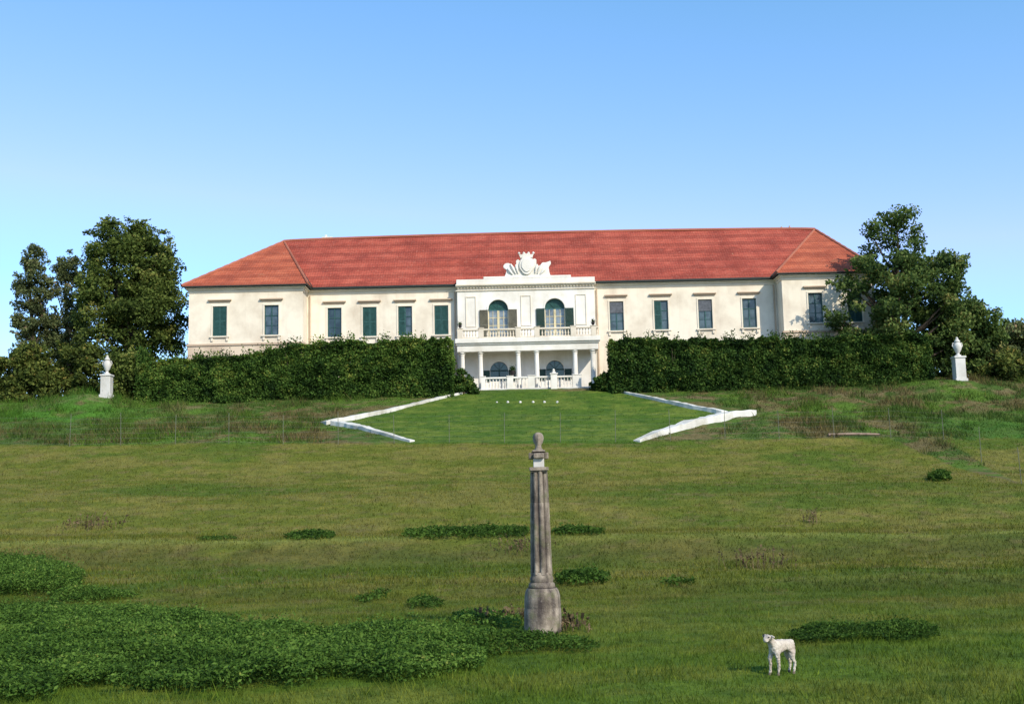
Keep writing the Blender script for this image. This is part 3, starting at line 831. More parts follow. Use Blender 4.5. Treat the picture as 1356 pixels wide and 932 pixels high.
# crest
crest_c = [(392,205),(404,168),(384,152),(384,140),(396,128),(414,126),(430,134),(438,152),(452,150),(460,138),(458,112),(470,104),(482,114),(486,92),(500,80),(518,72),(538,74),(550,84),(556,104),(568,98),(578,106),(578,134),(592,142),(604,136),(614,122),(634,122),(660,112),(664,128),(650,150),(654,178),(662,200)]
yC = YP-.10
cp = [(X_(cu(a), cv(b), yC), zat(cv(b)+slope*(cu(a)-678), yC)) for a, b in crest_c]
cr = MB(); cr.prism(cp, yC, yC+.28)
cmx = X_(cu(520), cv(140), yC); zb_ = zat(365.7, yC)
crest = cr.build('crest', M['white'], palace, bevel=.03)
crest['label'] = 'sculpted white coat-of-arms crest with crown and flanking trophies'
sh = MB()
for (rx, rz, yy, zc) in ((.62, .78, -.16, zb_+.85), (.45, .58, -.24, zb_+.87)):
    vs = []; n = 20
    for i in range(n):
        a = math.tau*i/n; vs.append((cmx+rx*math.cos(a)*(1-.12*(math.sin(a) < -.4)), zc+rz*math.sin(a)))
    sh.prism(vs, yC+yy, yC+.01)
sh.build('shield', M['white'], crest, smooth=True, bevel=.04)
cw = MB()
cw.prism([(cmx-.5, zb_+1.50), (cmx+.5, zb_+1.50), (cmx+.62, zb_+1.84), (cmx+.36, zb_+1.78), (cmx+.2, zb_+1.96), (cmx, zb_+1.84), (cmx-.2, zb_+1.96), (cmx-.36, zb_+1.78), (cmx-.62, zb_+1.84)], yC-.14, yC+.02)
for dx in (-.6, -.2, .2, .6): cw.lathe(cmx+dx, yC-.06, [(.01, zb_+1.80), (.11, zb_+1.88), (.11, zb_+1.95), (.01, zb_+2.03)], 8)
cw.build('crown', M['white'], crest, bevel=.02)
for sgn in (-1, 1):
    tp = MB()
    for k, (dx, dz, ln) in enumerate(((.72, .1, .75), (.9, .05, .95), (1.15, .0, .7))):
        x = cmx+sgn*dx; a = sgn*(.25+.22*k)
        tp.tube([(x, yC-.05, zb_+.12+dz), (x+math.sin(a)*ln*.6, yC-.10, zb_+.12+dz+math.cos(a)*ln*.6), (x+math.sin(a)*ln, yC-.06, zb_+.12+dz+math.cos(a)*ln)], [.05, .13, .06], 7)
    tp.build('trophy', M['white'], crest, smooth=True)
# upper french doors
for x, w, zs in aw:
    r = w/2; yd = YP+.30; z0 = zP_slab1+.02
    fr = MB()
    n = 18
    out = [(x+(r+.12)*math.cos(math.pi*i/n), zs+(r+.12)*math.sin(math.pi*i/n)) for i in range(n+1)]
    inn = [(x+(r+.002)*math.cos(math.pi*i/n), zs+(r+.002)*math.sin(math.pi*i/n)) for i in range(n+1)]
    for i in range(n):
        fr.prism([out[i], out[i+1], inn[i+1], inn[i]], YP-.05, YP+.02)
    dw = fr.build('arched_window', M['white'], palace)
    dw['label'] = 'arched balcony window with green fanlight'
    fl = MB(); fl.prism([(x+r*.995*math.cos(math.pi*i/n), zs+.02+r*.995*math.sin(math.pi*i/n)) for i in range(n+1)], yd, yd+.02)
    fl.build('fanlight', M['green_fan'], dw)
    fb = MB()
    for a in (R(45), R(90), R(135)): fb.tube([(x, yd-.02, zs+.05), (x+r*.97*math.cos(a), yd-.02, zs+.05+r*.93*math.sin(a))], .022, 5)
    fb.box(x-r, x+r, yd-.05, yd-.003, zs-.06, zs+.06)
    fb.build('fanlight_bars', M['green'], dw)
    db = MB()
    db.box(x-.09, x+.09, yd-.06, yd+.04, z0, zs-.061)
    for sg in (-1, 1):
        db.box(x+sg*r*.985-.05, x+sg*r*.985+.05, yd-.04, yd+.04, z0, zs-.061)
        xm = x+sg*r*.53; db.box(xm-.02, xm+.02, yd-.03, yd+.03, z0, zs-.061)
        for q in (.28, .52, .76):
            zz = z0+(zs-z0)*q; a, c = sorted((x+sg*.09, x+sg*r*.93)); db.box(a, c, yd-.025, yd+.03, zz-.025, zz+.025)
    db.build('door_frame', M['door_cream'], dw)
    gl = MB(); gl.box(x-r*.95, x+r*.95, yd+.005, yd+.02, z0, zs-.065); gl.build('pane', M['glass_light'], dw)
    for sg in (-1, 1):
        s = MB(); a, c = sorted((x+sg*(r+.02), x+sg*(r+.72))); ys = YP-.11
        s.box(a, a+.06, ys, ys+.05, z0+.05, zs-.02); s.box(c-.06, c, ys, ys+.05, z0+.05, zs-.02)
        for zz in (z0+.05, z0+(zs-z0)*.5, zs-.1): s.box(a+.06, c-.06, ys, ys+.05, zz, zz+.08)
        zz = z0+.15
        while zz < zs-.12:
            s.add([(a+.06, ys+.005, zz), (c-.06, ys+.005, zz), (c-.06, ys+.045, zz+.07), (a+.06, ys+.045, zz+.07)], [(0,1,2,3)]); zz += .085
        s.build('shutter', M['green_dark'] if (x > PXC) else M['grey_shutter'], dw)
# lower arched windows
for x, w, zs in lw:
    r = w/2; yd = YP+.28; z0 = zP_g+.9; n = 18
    fr = MB()
    out = [(x+(r+.1)*math.cos(math.pi*i/n), zs+(r+.1)*math.sin(math.pi*i/n)) for i in range(n+1)]
    inn = [(x+(r+.002)*math.cos(math.pi*i/n), zs+(r+.002)*math.sin(math.pi*i/n)) for i in range(n+1)]
    for i in range(n): fr.prism([out[i], out[i+1], inn[i+1], inn[i]], YP-.04, YP+.02)
    lo = fr.build('arched_window', M['white'], palace); lo['label'] = 'ground-floor arched window behind the columns'
    gl = MB(); gl.prism([(x-r, z0), (x+r, z0)]+[(x+r*math.cos(math.pi*i/n), zs+.01+r*.99*math.sin(math.pi*i/n)) for i in range(n+1)], yd, yd+.02)
    gl.build('pane', M['fanlight'], lo)
    fb = MB()
    for a in (R(50), R(90), R(130)): fb.tube([(x, yd-.02, zs+.05), (x+r*.96*math.cos(a), yd-.02, zs+.05+r*.92*math.sin(a))], .02, 5)
    fb.box(x-r*.99, x+r*.99, yd-.05, yd-.003, zs-.05, zs+.05); fb.box(x-.05, x+.05, yd-.05, yd-.003, z0, zs-.051)
    fb.build('window_bars', M['green_dark'], lo)
    for sg in (-1, 1):
        s = MB(); a, c = sorted((x+sg*(r+.03), x+sg*(r+.62))); ys = YP-.12
        s.box(a, a+.06, ys, ys+.05, z0, zs); s.box(c-.06, c, ys, ys+.05, z0, zs)
        s.box(a+.06, c-.06, ys, ys+.05, z0, z0+.08); s.box(a+.06, c-.06, ys, ys+.05, zs-.08, zs)
        s.box(a+.06, c-.06, ys+.015, ys+.035, z0+.08, zs-.08)
        s.build('shutter', M['green_dark'], lo)
# balcony slab, entablature, ceiling
bc = MB(); yb0 = 90.8
bc.box(PX0-.14, PX1+.20, yb0, YP-.001, zP_slab0, zP_slab1); bc.box(PX0-.06, PX1+.12, yb0+.12, YP-.001, zP_slab0-.14, zP_slab0-.002)
bc.build('balcony_slab', M['white'], palace, bevel=.04)
en = MB()
en.box(PX0+.02, PX1+.03, yb0+.24, yb0+.80, zP_ent0, zP_slab0-.142); en.box(PX0+.02, PX0+.5, yb0+.801, YP-.001, zP_ent0, zP_slab0-.142); en.box(PX1-.45, PX1+.03, yb0+.801, YP-.001, zP_ent0, zP_slab0-.142)
en.build('entablature', M['white'], palace, bevel=.02)
col_us = (612.5, 636.5, 686.5, 711, 762, 785.5)
def colprof(z0, z1, r):
    H = z1-z0
    return [(r*1.45, z0), (r*1.45, z0+.10), (r*1.3, z0+.13), (r*1.3, z0+.18), (r*1.05, z0+.22), (r, z0+.3), (r*1.0, z0+H*.35), (r*.86, z1-.32), (r*1.0, z1-.3), (r*1.0, z1-.25), (r*.88, z1-.22), (r*1.2, z1-.12), (r*1.35, z1-.11), (r*1.35, z1-.003)]
for u in col_us:
    x = X_(u, 488, YCf)
    c = MB(); c.lathe(x, YCf, colprof(zP_g, zP_ent0, .205), 20); c.build('column', M['white'], palace, smooth=True)
pf = MB(); pf.box(PX0-.3, PX1+.3, 90.2, YP-.002, Z0-.3, zP_g); pf.build('porch_floor', M['limestone'], palace, bevel=.03)
# balustrades
bal_prof = lambda z0, h: [(.055, z0), (.055, z0+h*.08), (.035, z0+h*.14), (.075, z0+h*.34), (.06, z0+h*.5), (.032, z0+h*.72), (.045, z0+h*.86), (.055, z0+h*.92), (.055, z0+h)]
def balustrade(name, xa, xb, Y, z0, z1, posts, mat, step, label):
    b = MB()
    b.box(xa, xb, Y-.12, Y+.12, z0+.001, z0+.12); b.box(xa, xb, Y-.14, Y+.14, z1-.13, z1)
    for p, w in posts:
        b.box(p-w/2, p+w/2, Y-.17, Y+.17, z0+.002, z1+.03); b.box(p-w/2-.04, p+w/2+.04, Y-.21, Y+.21, z1+.031, z1+.09)
    r = b.build(name, mat, palace, bevel=.015); r['label'] = label
    x = xa+step*.5; proto = None
    while x < xb:
        if all(abs(x-p) > w/2+.07 for p, w in posts):
            if proto is None:
                m = MB(); m.lathe(x, Y, bal_prof(z0+.12, z1-.13-z0-.12), 8)
                proto = m.build('baluster', mat, r, smooth=True, loc=(x, Y, z0))
            else:
                c = proto.copy(); link(c, r); c.location = (x, Y, z0)
        x += step
    return r
M['stone_bal'] = m_plaster('balcony stone', (.70,.62,.50), (.42,.34,.26), .7)
ups = [X_(u, 440, 91) for u in (609, 637, 686, 711, 759, 786)]
balustrade('balustrade', PX0+.02, PX1+.06, 91.0, zP_slab1, zRail, [(p, .42) for p in ups], M['stone_bal'], .235, 'weathered stone balcony balustrade above the columns')
zl0 = zP_g-.1
lows = [(X_(640, 505, 90.45), .35), (X_(675.5, 505, 90.45), .5), (X_(703.5, 505, 90.45), .55), (X_(764, 505, 90.45), .7)]
balustrade('balustrade', X_(638, 505, 90.45), X_(768, 505, 90.45), 90.45, zl0, zat(499, 90.45), lows, M['white'], .26, 'white ground-level balustrade in front of the porch')
pd = MB(); x = X_(733.5, 505, 90.1)
pd.box(x-.26, x+.26, 89.85, 90.28, Z0, zat(497, 90.1)); pd.box(x-.32, x+.32, 89.79, 90.34, zat(497, 90.1)+.001, zat(495.5, 90.1)); pd.lathe(x, 90.06, [(.13, zat(495.5, 90.1)), (.16, zat(494, 90.1)), (.06, zat(492.5, 90.1)), (.12, zat(491, 90.1)), (.02, zat(489.5, 90.1))], 12)
pd.build('pedestal', M['white'], palace, bevel=.02)['label'] = 'taller white pedestal rising in front of the lower balustrade'
# lamps / pots
def pot(x, Y, z, s, label, group=None):
    t = thing('flower_pot', (x, Y, z), label, 'pot', group)
    m = MB(); m.lathe(x, Y, [(.10*s, z), (.17*s, z+.22*s), (.2*s, z+.3*s), (.2*s, z+.34*s), (.16*s, z+.34*s)], 12); m.build('bowl', M['dark_iron'], t, smooth=True)
    rg = np.random.default_rng(int(s*100)+int(x*10)); n = 120
    P = np.array((x, Y, z+.48*s))+rg.normal(size=(n, 3))*.10*s
    V, Fc = leaf_quads(P, .12*s, rg); np_mesh('plant', V, Fc, M['leaf_hedge_dark'], t, attrs={'tint': np.clip(rg.normal(.3, .15, n), 0, 1)})
pot(ups[0]+.02, 91.0, zRail+.092, .8, 'small dark plant pot on the left end of the balcony balustrade')
pot(ups[-1]-.02, 91.0, zRail+.092, .8, 'small dark plant pot on the right end of the balcony balustrade')
pot(lows[1][0]+.2, 90.45, zat(499, 90.45)+.092, 1.15, 'dark plant pot on the lower balustrade between the left arched window and the middle columns')

# ------------------------------------------------------------------ urns on pedestals
def urn_pair(u, v_base, v_ped, v_top, w_px, Y, lab):
    p = plane(u, v_base, Y); g0 = ground(p.x, Y)
    x = p.x; k = Y/F
    z0 = min(p.z, g0+.3)-.15; zp = plane(u, v_ped, Y).z; zt = plane(u, v_top, Y).z; w = w_px*k*.88
    t = thing('garden_urn', (x, Y, z0), lab, 'urn', 'white stone urns on pedestals')
    b = MB()
    b.box(x-w*.58, x+w*.58, Y-w*.58, Y+w*.58, z0-.4, z0+.24); b.box(x-w*.48, x+w*.48, Y-w*.48, Y+w*.48, z0+.241, zp-.14); b.box(x-w*.56, x+w*.56, Y-w*.56, Y+w*.56, zp-.139, zp)
    b.build('pedestal', M['limestone'], t, bevel=.03)
    H = zt-zp; r = w*.36
    prof = [(r*.8, 0), (r*.8, .06), (r*.45, .10), (r*.36, .16), (r*.6, .22), (r*.98, .38), (r*1.08, .52), (r*.98, .62), (r*.66, .68), (r*.6, .72), (r*.78, .75), (r*.74, .79), (r*.45, .86), (r*.30, .90), (r*.34, .94), (r*.18, .98), (.01, 1.0)]
    m = MB(); m.lathe(x, Y, [(a, zp+.002+b_*H) for a, b_ in prof], 24); m.build('urn', M['limestone'], t, smooth=True)
    for sg in (-1, 1):
        hd = MB(); hd.tube([(x+sg*r*.9, Y, zp+H*.42), (x+sg*r*1.35, Y, zp+H*.55), (x+sg*r*1.15, Y, zp+H*.68), (x+sg*r*.62, Y, zp+H*.70)], .035, 6)
        hd.build('handle', M['limestone'], t, smooth=True)
urn_pair(141, 524, 496, 470, 15, 85.5, 'white stone urn on a square pedestal left of the left hedge')
urn_pair(1271, 503, 472, 446, 16, 86.5, 'white stone urn on a square pedestal right of the right hedge')

# ------------------------------------------------------------------ ramp walls
def ribbon(name, px, hs, ws, parent):
    pts = [hit(*p) for p in px]
    fine = []; 
    for i in range(len(pts)-1):
        n = max(2, int((pts[i+1]-pts[i]).length/.4))
        for k in range(n):
            t = k/n; p = pts[i].lerp(pts[i+1], t); fine.append((p, hs[i]+(hs[i+1]-hs[i])*t, ws[i]+(ws[i+1]-ws[i])*t))
    fine.append((pts[-1], hs[-1], ws[-1]))
    mb = MB(); rg = random.Random(len(px)*7+int(px[0][0])); L = len(fine); vs = []; fs = []
    for i, (p, h, w) in enumerate(fine):
        d = (fine[min(i+1, L-1)][0]-fine[max(i-1, 0)][0]); d.z = 0; d.normalize(); n = Vector((-d.y, d.x, 0))
        h2 = h*(1+rg.uniform(-.18, .18)); w2 = w*(1+rg.uniform(-.12, .12))
        a = p+n*w2/2; b = p-n*w2/2; ga, gb = ground(a.x, a.y), ground(b.x, b.y); zt = max(ga, gb)*.5+(ga+gb)*.25+h2
        vs += [(b.x, b.y, gb-.4), (b.x, b.y, zt), (a.x, a.y, zt), (a.x, a.y, ga-.4)]
    for i in range(L-1):
        for k in range(3):
            fs.append((i*4+k, i*4+k+1, i*4+k+5, i*4+k+4))
    fs.append((0,1,2,3)); fs.append((4*L-4, 4*L-3, 4*L-2, 4*L-1))
    mb.add(vs, fs); return mb.build(name, M['ramp_stone'], parent, bevel=.02)
c = hit(450, 562)
lr = thing('stone_ramp', c, 'white stone ramp edge zigzagging down the bank left of the lawn', 'ramp', 'white stone ramps either side of the lawn')
ribbon('upper_edge', [(624,519),(590,526),(545,537),(500,548),(462,555.5),(428,561)], [.10,.12,.15,.17,.18,.10], [.4,.4,.45,.6,.9,1.1], lr)
ribbon('lower_edge', [(446,561),(464,564),(484,569),(515,577),(546,585)], [.14,.19,.20,.16,.09], [1.1,1.0,.65,.5,.4], lr)
c = hit(960, 547)
rr_ = thing('stone_ramp', c, 'broad white stone ramp edge zigzagging down the bank right of the lawn', 'ramp', 'white stone ramps either side of the lawn')
ribbon('upper_edge', [(804,516),(840,523),(880,532),(915,540),(960,548)], [.09,.13,.17,.20,.15], [.4,.4,.45,.6,.8], rr_)
ribbon('lower_edge', [(994,547),(968,551),(935,559),(900,568),(870,576),(843,585)], [.06,.30,.36,.30,.22,.08], [1.5,1.2,.9,.8,.7,.5], rr_)
for k, u in enumerate((658, 672.5, 689, 706, 721, 738)):
    p = hit(u, 533); s = .095 if k else .07
    m = MB(); m.lathe(p.x, p.y, [(s*1.0, p.z-.03), (s*1.1, p.z+s*.4), (s*.8, p.z+s*1.0), (s*.3, p.z+s*1.25)], 9)
    tag(m.build('white_stone', M['limestone'], None, smooth=True, loc=p), 'small white marker stone in the row across the upper lawn', 'stone', 'row of white marker stones on the lawn')
# bleached timber in the rough grass at right
p = hit(1097, 578); q = hit(1165, 577)
m = MB(); m.tube([p+Vector((0,0,.12)), p.lerp(q, .5)+Vector((0,-.05,.14)), q+Vector((0,0,.10))], [.085,.08,.06], 8)
tag(m.build('timber', M['pale_log'], None, smooth=True, loc=p), 'bleached pinkish timber lying in the rough grass by the right fence', 'log')

# ------------------------------------------------------------------ wire fence
fence = thing('wire_fence', fence_pts[9], 'thin wire fence with slim posts along the top of the lawn', 'fence')
hts = []
rg = random.Random(5)
for i, p in enumerate(fence_pts):
    m = MB(); lean = Vector((rg.uniform(-.05, .05), rg.uniform(-.05, .05), 0)); h = 1.9+rg.uniform(-.12, .15)
    m.tube([p+Vector((0,0,-.3)), p+Vector((0,0,h*.5))+lean*.5, p+Vector((0,0,h))+lean], [.020,.019,.017], 6)
    m.build('post', M['post'], fence, smooth=True); hts.append((p, h, lean))
for k in range(6):
    m = MB()
    for (p, h, l), (q, h2, l2) in zip(hts[:-1], hts[1:]):
        a = p+Vector((0,0,.15+k*.31))+l*.8; b = q+Vector((0,0,.15+k*.31))+l2*.8
        m.tube([a, a.lerp(b, .5)-Vector((0,0,.04)), b], .002, 3)
    m.build('wire', M['wire'], fence)

# ------------------------------------------------------------------ stone pillar
pb = hit(719, 836)
YQ = pb.y
k = YQ/F
pil = thing('stone_pillar', pb, 'tall weathered fluted stone pillar with ball finial standing in the meadow', 'pillar')
def pz(v): return plane(715, v, YQ).z
x0, y0 = pb.x, pb.y
g0 = pb.z
w = lambda px: px*k/2
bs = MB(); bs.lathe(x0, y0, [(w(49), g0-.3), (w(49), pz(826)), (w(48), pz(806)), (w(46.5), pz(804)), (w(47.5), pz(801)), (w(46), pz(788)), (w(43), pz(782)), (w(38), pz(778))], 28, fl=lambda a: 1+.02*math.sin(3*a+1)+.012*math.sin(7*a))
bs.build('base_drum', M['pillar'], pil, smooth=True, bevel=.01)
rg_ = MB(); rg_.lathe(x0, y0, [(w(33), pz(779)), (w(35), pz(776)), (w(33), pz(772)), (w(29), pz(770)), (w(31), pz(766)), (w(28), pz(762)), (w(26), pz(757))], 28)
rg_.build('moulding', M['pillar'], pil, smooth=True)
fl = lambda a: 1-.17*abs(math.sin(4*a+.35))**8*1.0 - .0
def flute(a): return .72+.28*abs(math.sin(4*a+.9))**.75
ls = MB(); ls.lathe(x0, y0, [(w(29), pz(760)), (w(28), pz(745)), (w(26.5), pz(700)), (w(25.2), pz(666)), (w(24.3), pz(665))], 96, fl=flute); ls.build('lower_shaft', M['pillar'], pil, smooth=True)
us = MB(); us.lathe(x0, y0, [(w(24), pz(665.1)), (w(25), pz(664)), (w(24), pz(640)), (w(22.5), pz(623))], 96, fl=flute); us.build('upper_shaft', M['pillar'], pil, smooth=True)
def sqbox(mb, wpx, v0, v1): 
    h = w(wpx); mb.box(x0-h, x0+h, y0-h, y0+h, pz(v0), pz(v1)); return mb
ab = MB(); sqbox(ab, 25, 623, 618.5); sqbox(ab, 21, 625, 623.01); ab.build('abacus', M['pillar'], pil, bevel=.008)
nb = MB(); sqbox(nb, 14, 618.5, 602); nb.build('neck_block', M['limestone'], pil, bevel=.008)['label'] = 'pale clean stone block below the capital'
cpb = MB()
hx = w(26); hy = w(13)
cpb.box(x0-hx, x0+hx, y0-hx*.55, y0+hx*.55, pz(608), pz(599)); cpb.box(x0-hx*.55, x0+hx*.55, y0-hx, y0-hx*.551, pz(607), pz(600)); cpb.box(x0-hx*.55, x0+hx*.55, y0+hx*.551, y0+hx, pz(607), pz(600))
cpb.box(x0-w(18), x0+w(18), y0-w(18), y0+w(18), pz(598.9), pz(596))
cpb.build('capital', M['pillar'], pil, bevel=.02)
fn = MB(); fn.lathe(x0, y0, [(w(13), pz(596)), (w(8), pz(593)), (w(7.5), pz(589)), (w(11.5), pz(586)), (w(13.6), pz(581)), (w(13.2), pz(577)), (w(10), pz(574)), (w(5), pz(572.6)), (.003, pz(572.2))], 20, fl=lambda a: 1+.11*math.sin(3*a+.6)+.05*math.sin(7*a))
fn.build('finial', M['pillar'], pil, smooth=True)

# ------------------------------------------------------------------ nettles and weeds
def patch(name, poly_px, label, h, dens, leaf, mat, seed, cat='nettles', group=None, kind=None, hvar=.5):
    rg = np.random.default_rng(seed)
    gp = [hit(*p) for p in poly_px]; poly = [(p.x, p.y) for p in gp]
    xs = [p[0] for p in poly]; ys = [p[1] for p in poly]
    A = (max(xs)-min(xs))*(max(ys)-min(ys)); n = int(A*dens)
    x = rg.uniform(min(xs), max(xs), n); y = rg.uniform(min(ys), max(ys), n)
    wob = (fbm(x*1.2, y*1.2, seed+1)-.5)*(1.5 if A > 60 else .9)*min(1, A/20+.1)
    wob2 = (fbm(x*1.2+9, y*1.2, seed+2)-.5)*(1.5 if A > 60 else .9)*min(1, A/20+.1)
    kk = inpoly(x+wob, y+wob2, poly); x = x[kk]; y = y[kk]; n = len(x)
    fr_ = np.zeros(n); rad_ = min(.8, .16*math.sqrt(A))
    for q_ in range(8):
        fr_ += inpoly(x+wob[kk]+rad_*math.cos(q_*math.pi/4), y+wob2[kk]+rad_*math.sin(q_*math.pi/4), poly)
    fr_ /= 8
    kp = rg.random(n) < .25+fr_; x, y, fr_ = x[kp], y[kp], fr_[kp]; n = len(x)
    hs = h*(.35+.65*fr_)*(1-hvar*.5+hvar*(fbm(x*.9, y*.9, seed+3)-.5)*2+.35*(fbm(x*3.5, y*3.5, seed+4)-.5))
    # lower toward the edge
    t = rg.random(n)**.6
    hs = hs*np.where(rg.random(n) < .05, 1.45, 1)
    z = tz(x, y)+hs*t+.02
    V, Fc = leaf_quads(np.stack([x, y, z], -1), leaf, rg, flat=.35, asp=.45)
    ti = np.clip(.42+(fbm(x*1.5, y*1.5, seed+5)-.5)*.9+rg.normal(0, .15, n)+.25*(t-.7), 0, 1)
    c = sum(gp, Vector())/len(gp)
    o = np_mesh(name, V, Fc, mat, attrs={'tint': ti}, origin=(c.x, c.y, ground(c.x, c.y)))
    return tag(o, label, cat, group, kind)
NG = 'clumps of dark green nettles in the meadow'
patch('nettles', [(-60,816),(60,815),(130,815),(240,820),(330,833),(420,844),(520,844),(600,838),(640,842),(648,862),(645,876),(640,890),(560,900),(470,905),(380,912),(300,916),(200,918),(110,912),(60,926),(-60,934)],
      'broad bed of leafy green nettles filling the lower left of the meadow', .40, 2300, .062, M['nettle'], 201, kind='stuff')
patch('nettle_clump', [(640,836),(700,846),(770,852),(795,862),(770,868),(700,866),(645,872)], 'thinning low nettle clump in front of the foot of the pillar', .24, 1300, .06, M['nettle_dark'], 215, group=NG)
patch('nettle_clump', [(-60,748),(20,749),(70,760),(106,771),(112,782),(60,789),(-60,790)], 'tall rounded nettle clump at the left edge, behind the broad nettle bed', .75, 1700, .07, M['nettle'], 202, group=NG)
patch('nettle_clump', [(62,790),(95,783),(140,785),(180,789),(190,794),(120,797),(66,796)], 'low nettle clump just right of the left-edge clump', .30, 1700, .065, M['nettle'], 203, group=NG)
patch('nettle_clump', [(530,712),(545,706),(600,704),(700,702),(700,711),(600,715),(535,716)], 'long thin nettle strip on the terrace left of the pillar', .34, 330, .12, M['nettle_dark'], 204, group=NG)
patch('nettle_clump', [(730,706),(760,703),(798,704),(800,709),(735,711)], 'thin nettle strip on the terrace right of the pillar', .30, 300, .12, M['nettle_dark'], 205, group=NG)
patch('nettle_clump', [(378,712),(400,708),(440,709),(442,714),(382,716)], 'small nettle clump on the terrace above the broad bed', .26, 300, .12, M['nettle_dark'], 206, group=NG)
patch('nettle_clump', [(258,713),(310,711),(315,715),(262,717)], 'thin sparse nettle clump leftmost on the terrace', .18, 200, .11, M['nettle_dark'], 207, group=NG)
patch('nettle_clump', [(733,771),(750,764),(800,765),(811,773),(770,778),(735,778)], 'nettle clump beside the pillar shaft, right of its moulding', .34, 500, .11, M['nettle_dark'], 208, group=NG)
patch('nettle_clump', [(870,774),(890,769),(918,770),(922,776),(880,778)], 'small sparse nettle clump right of the one beside the pillar', .22, 260, .11, M['nettle_dark'], 209, group=NG)
patch('nettle_clump', [(1040,846),(1060,836),(1110,834),(1135,840),(1190,832),(1238,836),(1248,846),(1195,852),(1130,850),(1050,855)], 'long low dark nettle clump on the grass right of the lamb', .26, 2200, .055, M['nettle_dark'], 210, group=NG)
patch('nettle_clump', [(540,800),(570,797),(590,802),(580,808),(545,808)], 'small dark weed clump above the broad nettle bed', .25, 420, .09, M['nettle_dark'], 211, group=NG, cat='weeds')
patch('nettle_clump', [(458,796),(480,792),(510,780),(520,784),(490,800)], 'straggling dark weed clump left of the small one above the bed', .18, 300, .09, M['nettle_dark'], 212, group=NG, cat='weeds')
patch('nettle_clump', [(600,815),(650,812),(690,822),(690,834),(640,832),(600,828)], 'dark nettle clump against the left foot of the pillar', .20, 800, .065, M['nettle'], 213, group=NG)
patch('nettle_clump', [(1228,634),(1242,628),(1262,630),(1258,637),(1235,638)], 'lone dark green weed clump on the upper right slope', .45, 260, .2, M['nettle_dark'], 214, group=NG, cat='weeds')

def dry_weed(u, v, label, h, n, spread, seed):
    rg = np.random.default_rng(seed); p = hit(u, v); Vs = []; T = []
    for i in range(n):
        x = p.x+rg.normal(0, spread); y = p.y+rg.normal(0, spread*.7); z = ground(x, y)
        hh = h*rg.uniform(.4, 1.1); a = rg.uniform(0, math.tau); ln = hh*rg.uniform(.1, .5); w_ = .009
        b = np.array((x, y, z)); t_ = b+np.array((math.cos(a)*ln, math.sin(a)*ln, hh)); d = np.array((math.cos(a+1.5)*w_, math.sin(a+1.5)*w_, 0))
        Vs += [b-d, b+d, t_+d*.4, t_-d*.4]; T.append(rg.random())
        for q in range(5):
            c = b+(t_-b)*rg.uniform(.35, 1); s = .022*rg.uniform(.6, 1.4); e1_ = rg.normal(size=3)*s; e2_ = rg.normal(size=3)*s
            Vs += [c-e1_, c+e2_, c+e1_, c-e2_]; T.append(rg.random())
    o = np_mesh('dry_weed', np.array(Vs), np.arange(len(Vs)).reshape(-1, 4), M['dry'], attrs={'tint': np.array(T)}, origin=p)
    tag(o, label, 'weed', 'dry brown weeds in the meadow')
dry_weed(1005, 752, 'tall dry brown weeds on the terrace right of the pillar', .65, 45, .45, 1)
dry_weed(1075, 692, 'reddish dry weed standing alone on the right of the slope', .6, 26, .2, 2)
dry_weed(118, 700, 'brown dry tuft on the slope above the left-edge nettles', .5, 70, .7, 3)
dry_weed(752, 834, 'dry brown weeds at the right foot of the pillar', .32, 36, .22, 4)
dry_weed(690, 727, 'dry brown tuft just left of the pillar below the terrace strip', .4, 50, .5, 5)
dry_weed(668, 822, 'dry brown stalks among nettles left of the pillar', .3, 36, .35, 6)

# ------------------------------------------------------------------ lamb
lp = hit(1035, 892)
lamb = thing('lamb', lp, 'young white lamb standing on the grass with its head raised toward the left', 'lamb')
S = .55*1.0
def skin_mesh(name, joints, edges, mat, parent, sub=2):
    me = bpy.data.meshes.new(name); me.from_pydata([j[0] for j in joints], edges, []); 
    o = bpy.data.objects.new(name, me); link(o, parent)
    sk = o.modifiers.new('skin', 'SKIN'); sk.use_smooth_shade = True; sk.branch_smoothing = .6
    d = me.skin_vertices[0].data
    for i, j in enumerate(joints):
        r = j[1]; r = r*(.90 if r > .045 else .84)
        d[i].radius = (r, r) if not hasattr(r, '__len__') else r
    d[0].use_root = True
    sb = o.modifiers.new('sub', 'SUBSURF'); sb.levels = sub; sb.render_levels = sub
    me.materials.append(mat); return o
# local frame: -X is forward (left in the picture), Z up, metres
J = [((.16,0,.392),.096),      # pelvis
     ((.05,0,.392),.094),       # belly
     ((-.07,0,.375),.102),      # chest
     ((-.145,0,.40),.088),      # shoulder / neck base
     ((-.190,-.004,.455),.070), # neck
     ((-.222,-.010,.512),.060), # poll
     ((-.258,-.022,.496),.054), # face
     ((-.292,-.034,.458),.042), # muzzle
     ((-.304,-.039,.438),.031), # nose
     ((.205,0,.40),.062),       # rump
     ((.240,.004,.37),.028),    # tail
     ((.258,.006,.30),.024),
     ((.260,.006,.235),.015)]
E = [(0,1),(1,2),(2,3),(3,4),(4,5),(5,6),(6,7),(7,8),(0,9),(9,10),(10,11),(11,12)]
def leg(attach, pts):
    prev = attach
    for p, r in pts:
        J.append((p, r)); E.append((prev, len(J)-1)); prev = len(J)-1
for s, dx in ((-1, .02), (1, -.03)):
    leg(2, [((-.115+dx*.3, s*.048, .285), .050), ((-.118+dx, s*.052, .20), .031), ((-.110+dx, s*.053, .125), .026), ((-.118+dx, s*.053, .05), .019), ((-.130+dx, s*.053, .008), .019)])
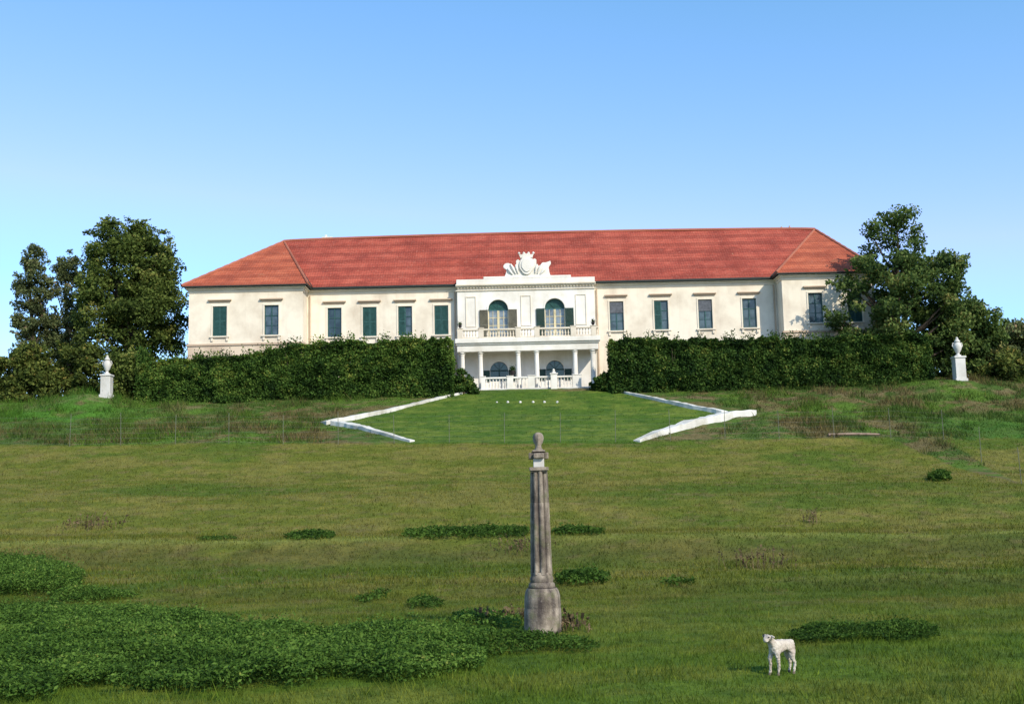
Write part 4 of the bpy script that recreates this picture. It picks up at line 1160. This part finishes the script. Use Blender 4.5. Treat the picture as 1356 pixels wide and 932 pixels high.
for s, dx in ((-1, .0), (1, .03)):
    leg(0, [((.165+dx*.3, s*.052, .29), .066), ((.145+dx, s*.058, .215), .042), ((.195+dx, s*.056, .140), .026), ((.183+dx, s*.056, .05), .019), ((.170+dx, s*.056, .008), .019)])
for s in (-1, 1):
    J.append(((-.215, s*.060-.010, .520), .018)); E.append((5, len(J)-1)); J.append(((-.218, s*.112-.010, .498), .015)); E.append((len(J)-2, len(J)-1))
body = skin_mesh('body', J, E, M['wool'], lamb, 3)
wt = bpy.data.textures.new('wool', 'CLOUDS'); wt.noise_scale = .035; wt.noise_depth = 2
dm = body.modifiers.new('fleece', 'DISPLACE'); dm.texture = wt; dm.strength = .022; dm.mid_level = .5
for s in (-1, 1):
    ey = MB(); c = Vector((-.268, -.026+s*.048, .508)); ey.lathe(c.x, c.y, [(.002, c.z-.009), (.007, c.z-.006), (.010, c.z), (.007, c.z+.006), (.002, c.z+.009)], 8)
    eo = MB(); eo.v = [v+Vector(lp) for v in ey.v]; eo.f = ey.f; eo.build('eye', M['dark_iron'], lamb, smooth=True)
M['hoof'] = m_paint('hoof', (.16,.12,.09), .7)
for (x, y) in ((-.112,-.053), (-.162,.053), (.168,-.056), (.198,.056)):
    hf = MB(); q = Vector((x, y, 0))+Vector(lp); hf.lathe(q.x, q.y, [(.023, q.z-.01), (.022, q.z+.012), (.017, q.z+.026)], 10)
    hf.build('hoof', M['hoof'], lamb, smooth=True)
for o in (body,): o['label'] = 'woolly off-white body'
lamb.rotation_euler = (0, 0, R(32)); lamb.scale = (1.0,)*3

# ------------------------------------------------------------------ light, sky, camera
AZ = R(143); EL = R(36)
sdir = Vector((math.sin(AZ)*math.cos(EL), math.cos(AZ)*math.cos(EL), math.sin(EL)))
sun = bpy.data.lights.new('sun', 'SUN'); sun.energy = 4.7; sun.angle = R(.5); sun.color = (1, .92, .77)
so = bpy.data.objects.new('sun', sun); link(so); so.rotation_euler = (-sdir).to_track_quat('-Z', 'Y').to_euler(); so.location = (40, -40, 60)
w_ = bpy.data.worlds.new('World'); scene.world = w_; w_.use_nodes = True
nt = w_.node_tree; nt.nodes.clear()
sky = nt.nodes.new('ShaderNodeTexSky'); sky.sky_type = 'NISHITA'; sky.sun_disc = False
sky.sun_elevation = EL; sky.sun_rotation = AZ; sky.altitude = 200; sky.air_density = 1.0; sky.dust_density = .6; sky.ozone_density = 2.2
bg = nt.nodes.new('ShaderNodeBackground'); bg.inputs['Strength'].default_value = .145
wo = nt.nodes.new('ShaderNodeOutputWorld')
sp = nt.nodes.new('ShaderNodeSeparateColor'); cb = nt.nodes.new('ShaderNodeCombineColor')
nt.links.new(sky.outputs[0], sp.inputs[0])
for ch, (mx_, pw_, gain) in enumerate(((2.2, 1.5, 1.10), (9.0, .85, 1.84), (7.5, 1.0, 1.80))):
    a_ = nt.nodes.new('ShaderNodeMath'); a_.operation = 'MINIMUM'; a_.inputs[1].default_value = mx_
    b_ = nt.nodes.new('ShaderNodeMath'); b_.operation = 'POWER'; b_.inputs[1].default_value = pw_
    c_ = nt.nodes.new('ShaderNodeMath'); c_.operation = 'MULTIPLY'; c_.inputs[1].default_value = gain
    nt.links.new(sp.outputs[ch], a_.inputs[0]); nt.links.new(a_.outputs[0], b_.inputs[0]); nt.links.new(b_.outputs[0], c_.inputs[0])
    if ch == 0:      # red raised round the out-of-view sun to warm the ambient light
        d_ = nt.nodes.new('ShaderNodeMath'); d_.operation = 'SUBTRACT'; d_.inputs[1].default_value = 3.0; nt.links.new(sp.outputs[0], d_.inputs[0])
        e_ = nt.nodes.new('ShaderNodeMath'); e_.operation = 'MAXIMUM'; e_.inputs[1].default_value = 0; nt.links.new(d_.outputs[0], e_.inputs[0])
        f_ = nt.nodes.new('ShaderNodeMath'); f_.operation = 'MULTIPLY_ADD'; f_.inputs[1].default_value = 1.15; nt.links.new(e_.outputs[0], f_.inputs[0]); nt.links.new(c_.outputs[0], f_.inputs[2]); c_ = f_
    nt.links.new(c_.outputs[0], cb.inputs[ch])
nt.links.new(cb.outputs[0], bg.inputs['Color']); nt.links.new(bg.outputs[0], wo.inputs['Surface'])

cam = bpy.data.cameras.new('camera'); cam.sensor_fit = 'HORIZONTAL'; cam.sensor_width = 36; cam.lens = F/1356*36
cam.clip_start = .1; cam.clip_end = 12000
co = bpy.data.objects.new('camera', cam); link(co); co.location = CAM; co.rotation_euler = ROT.to_euler()
scene.camera = co
scene.view_settings.view_transform = 'Standard'; scene.view_settings.look = 'None'; scene.view_settings.exposure = 0
scene.render.engine = 'CYCLES'
scene.cycles.max_bounces = 6
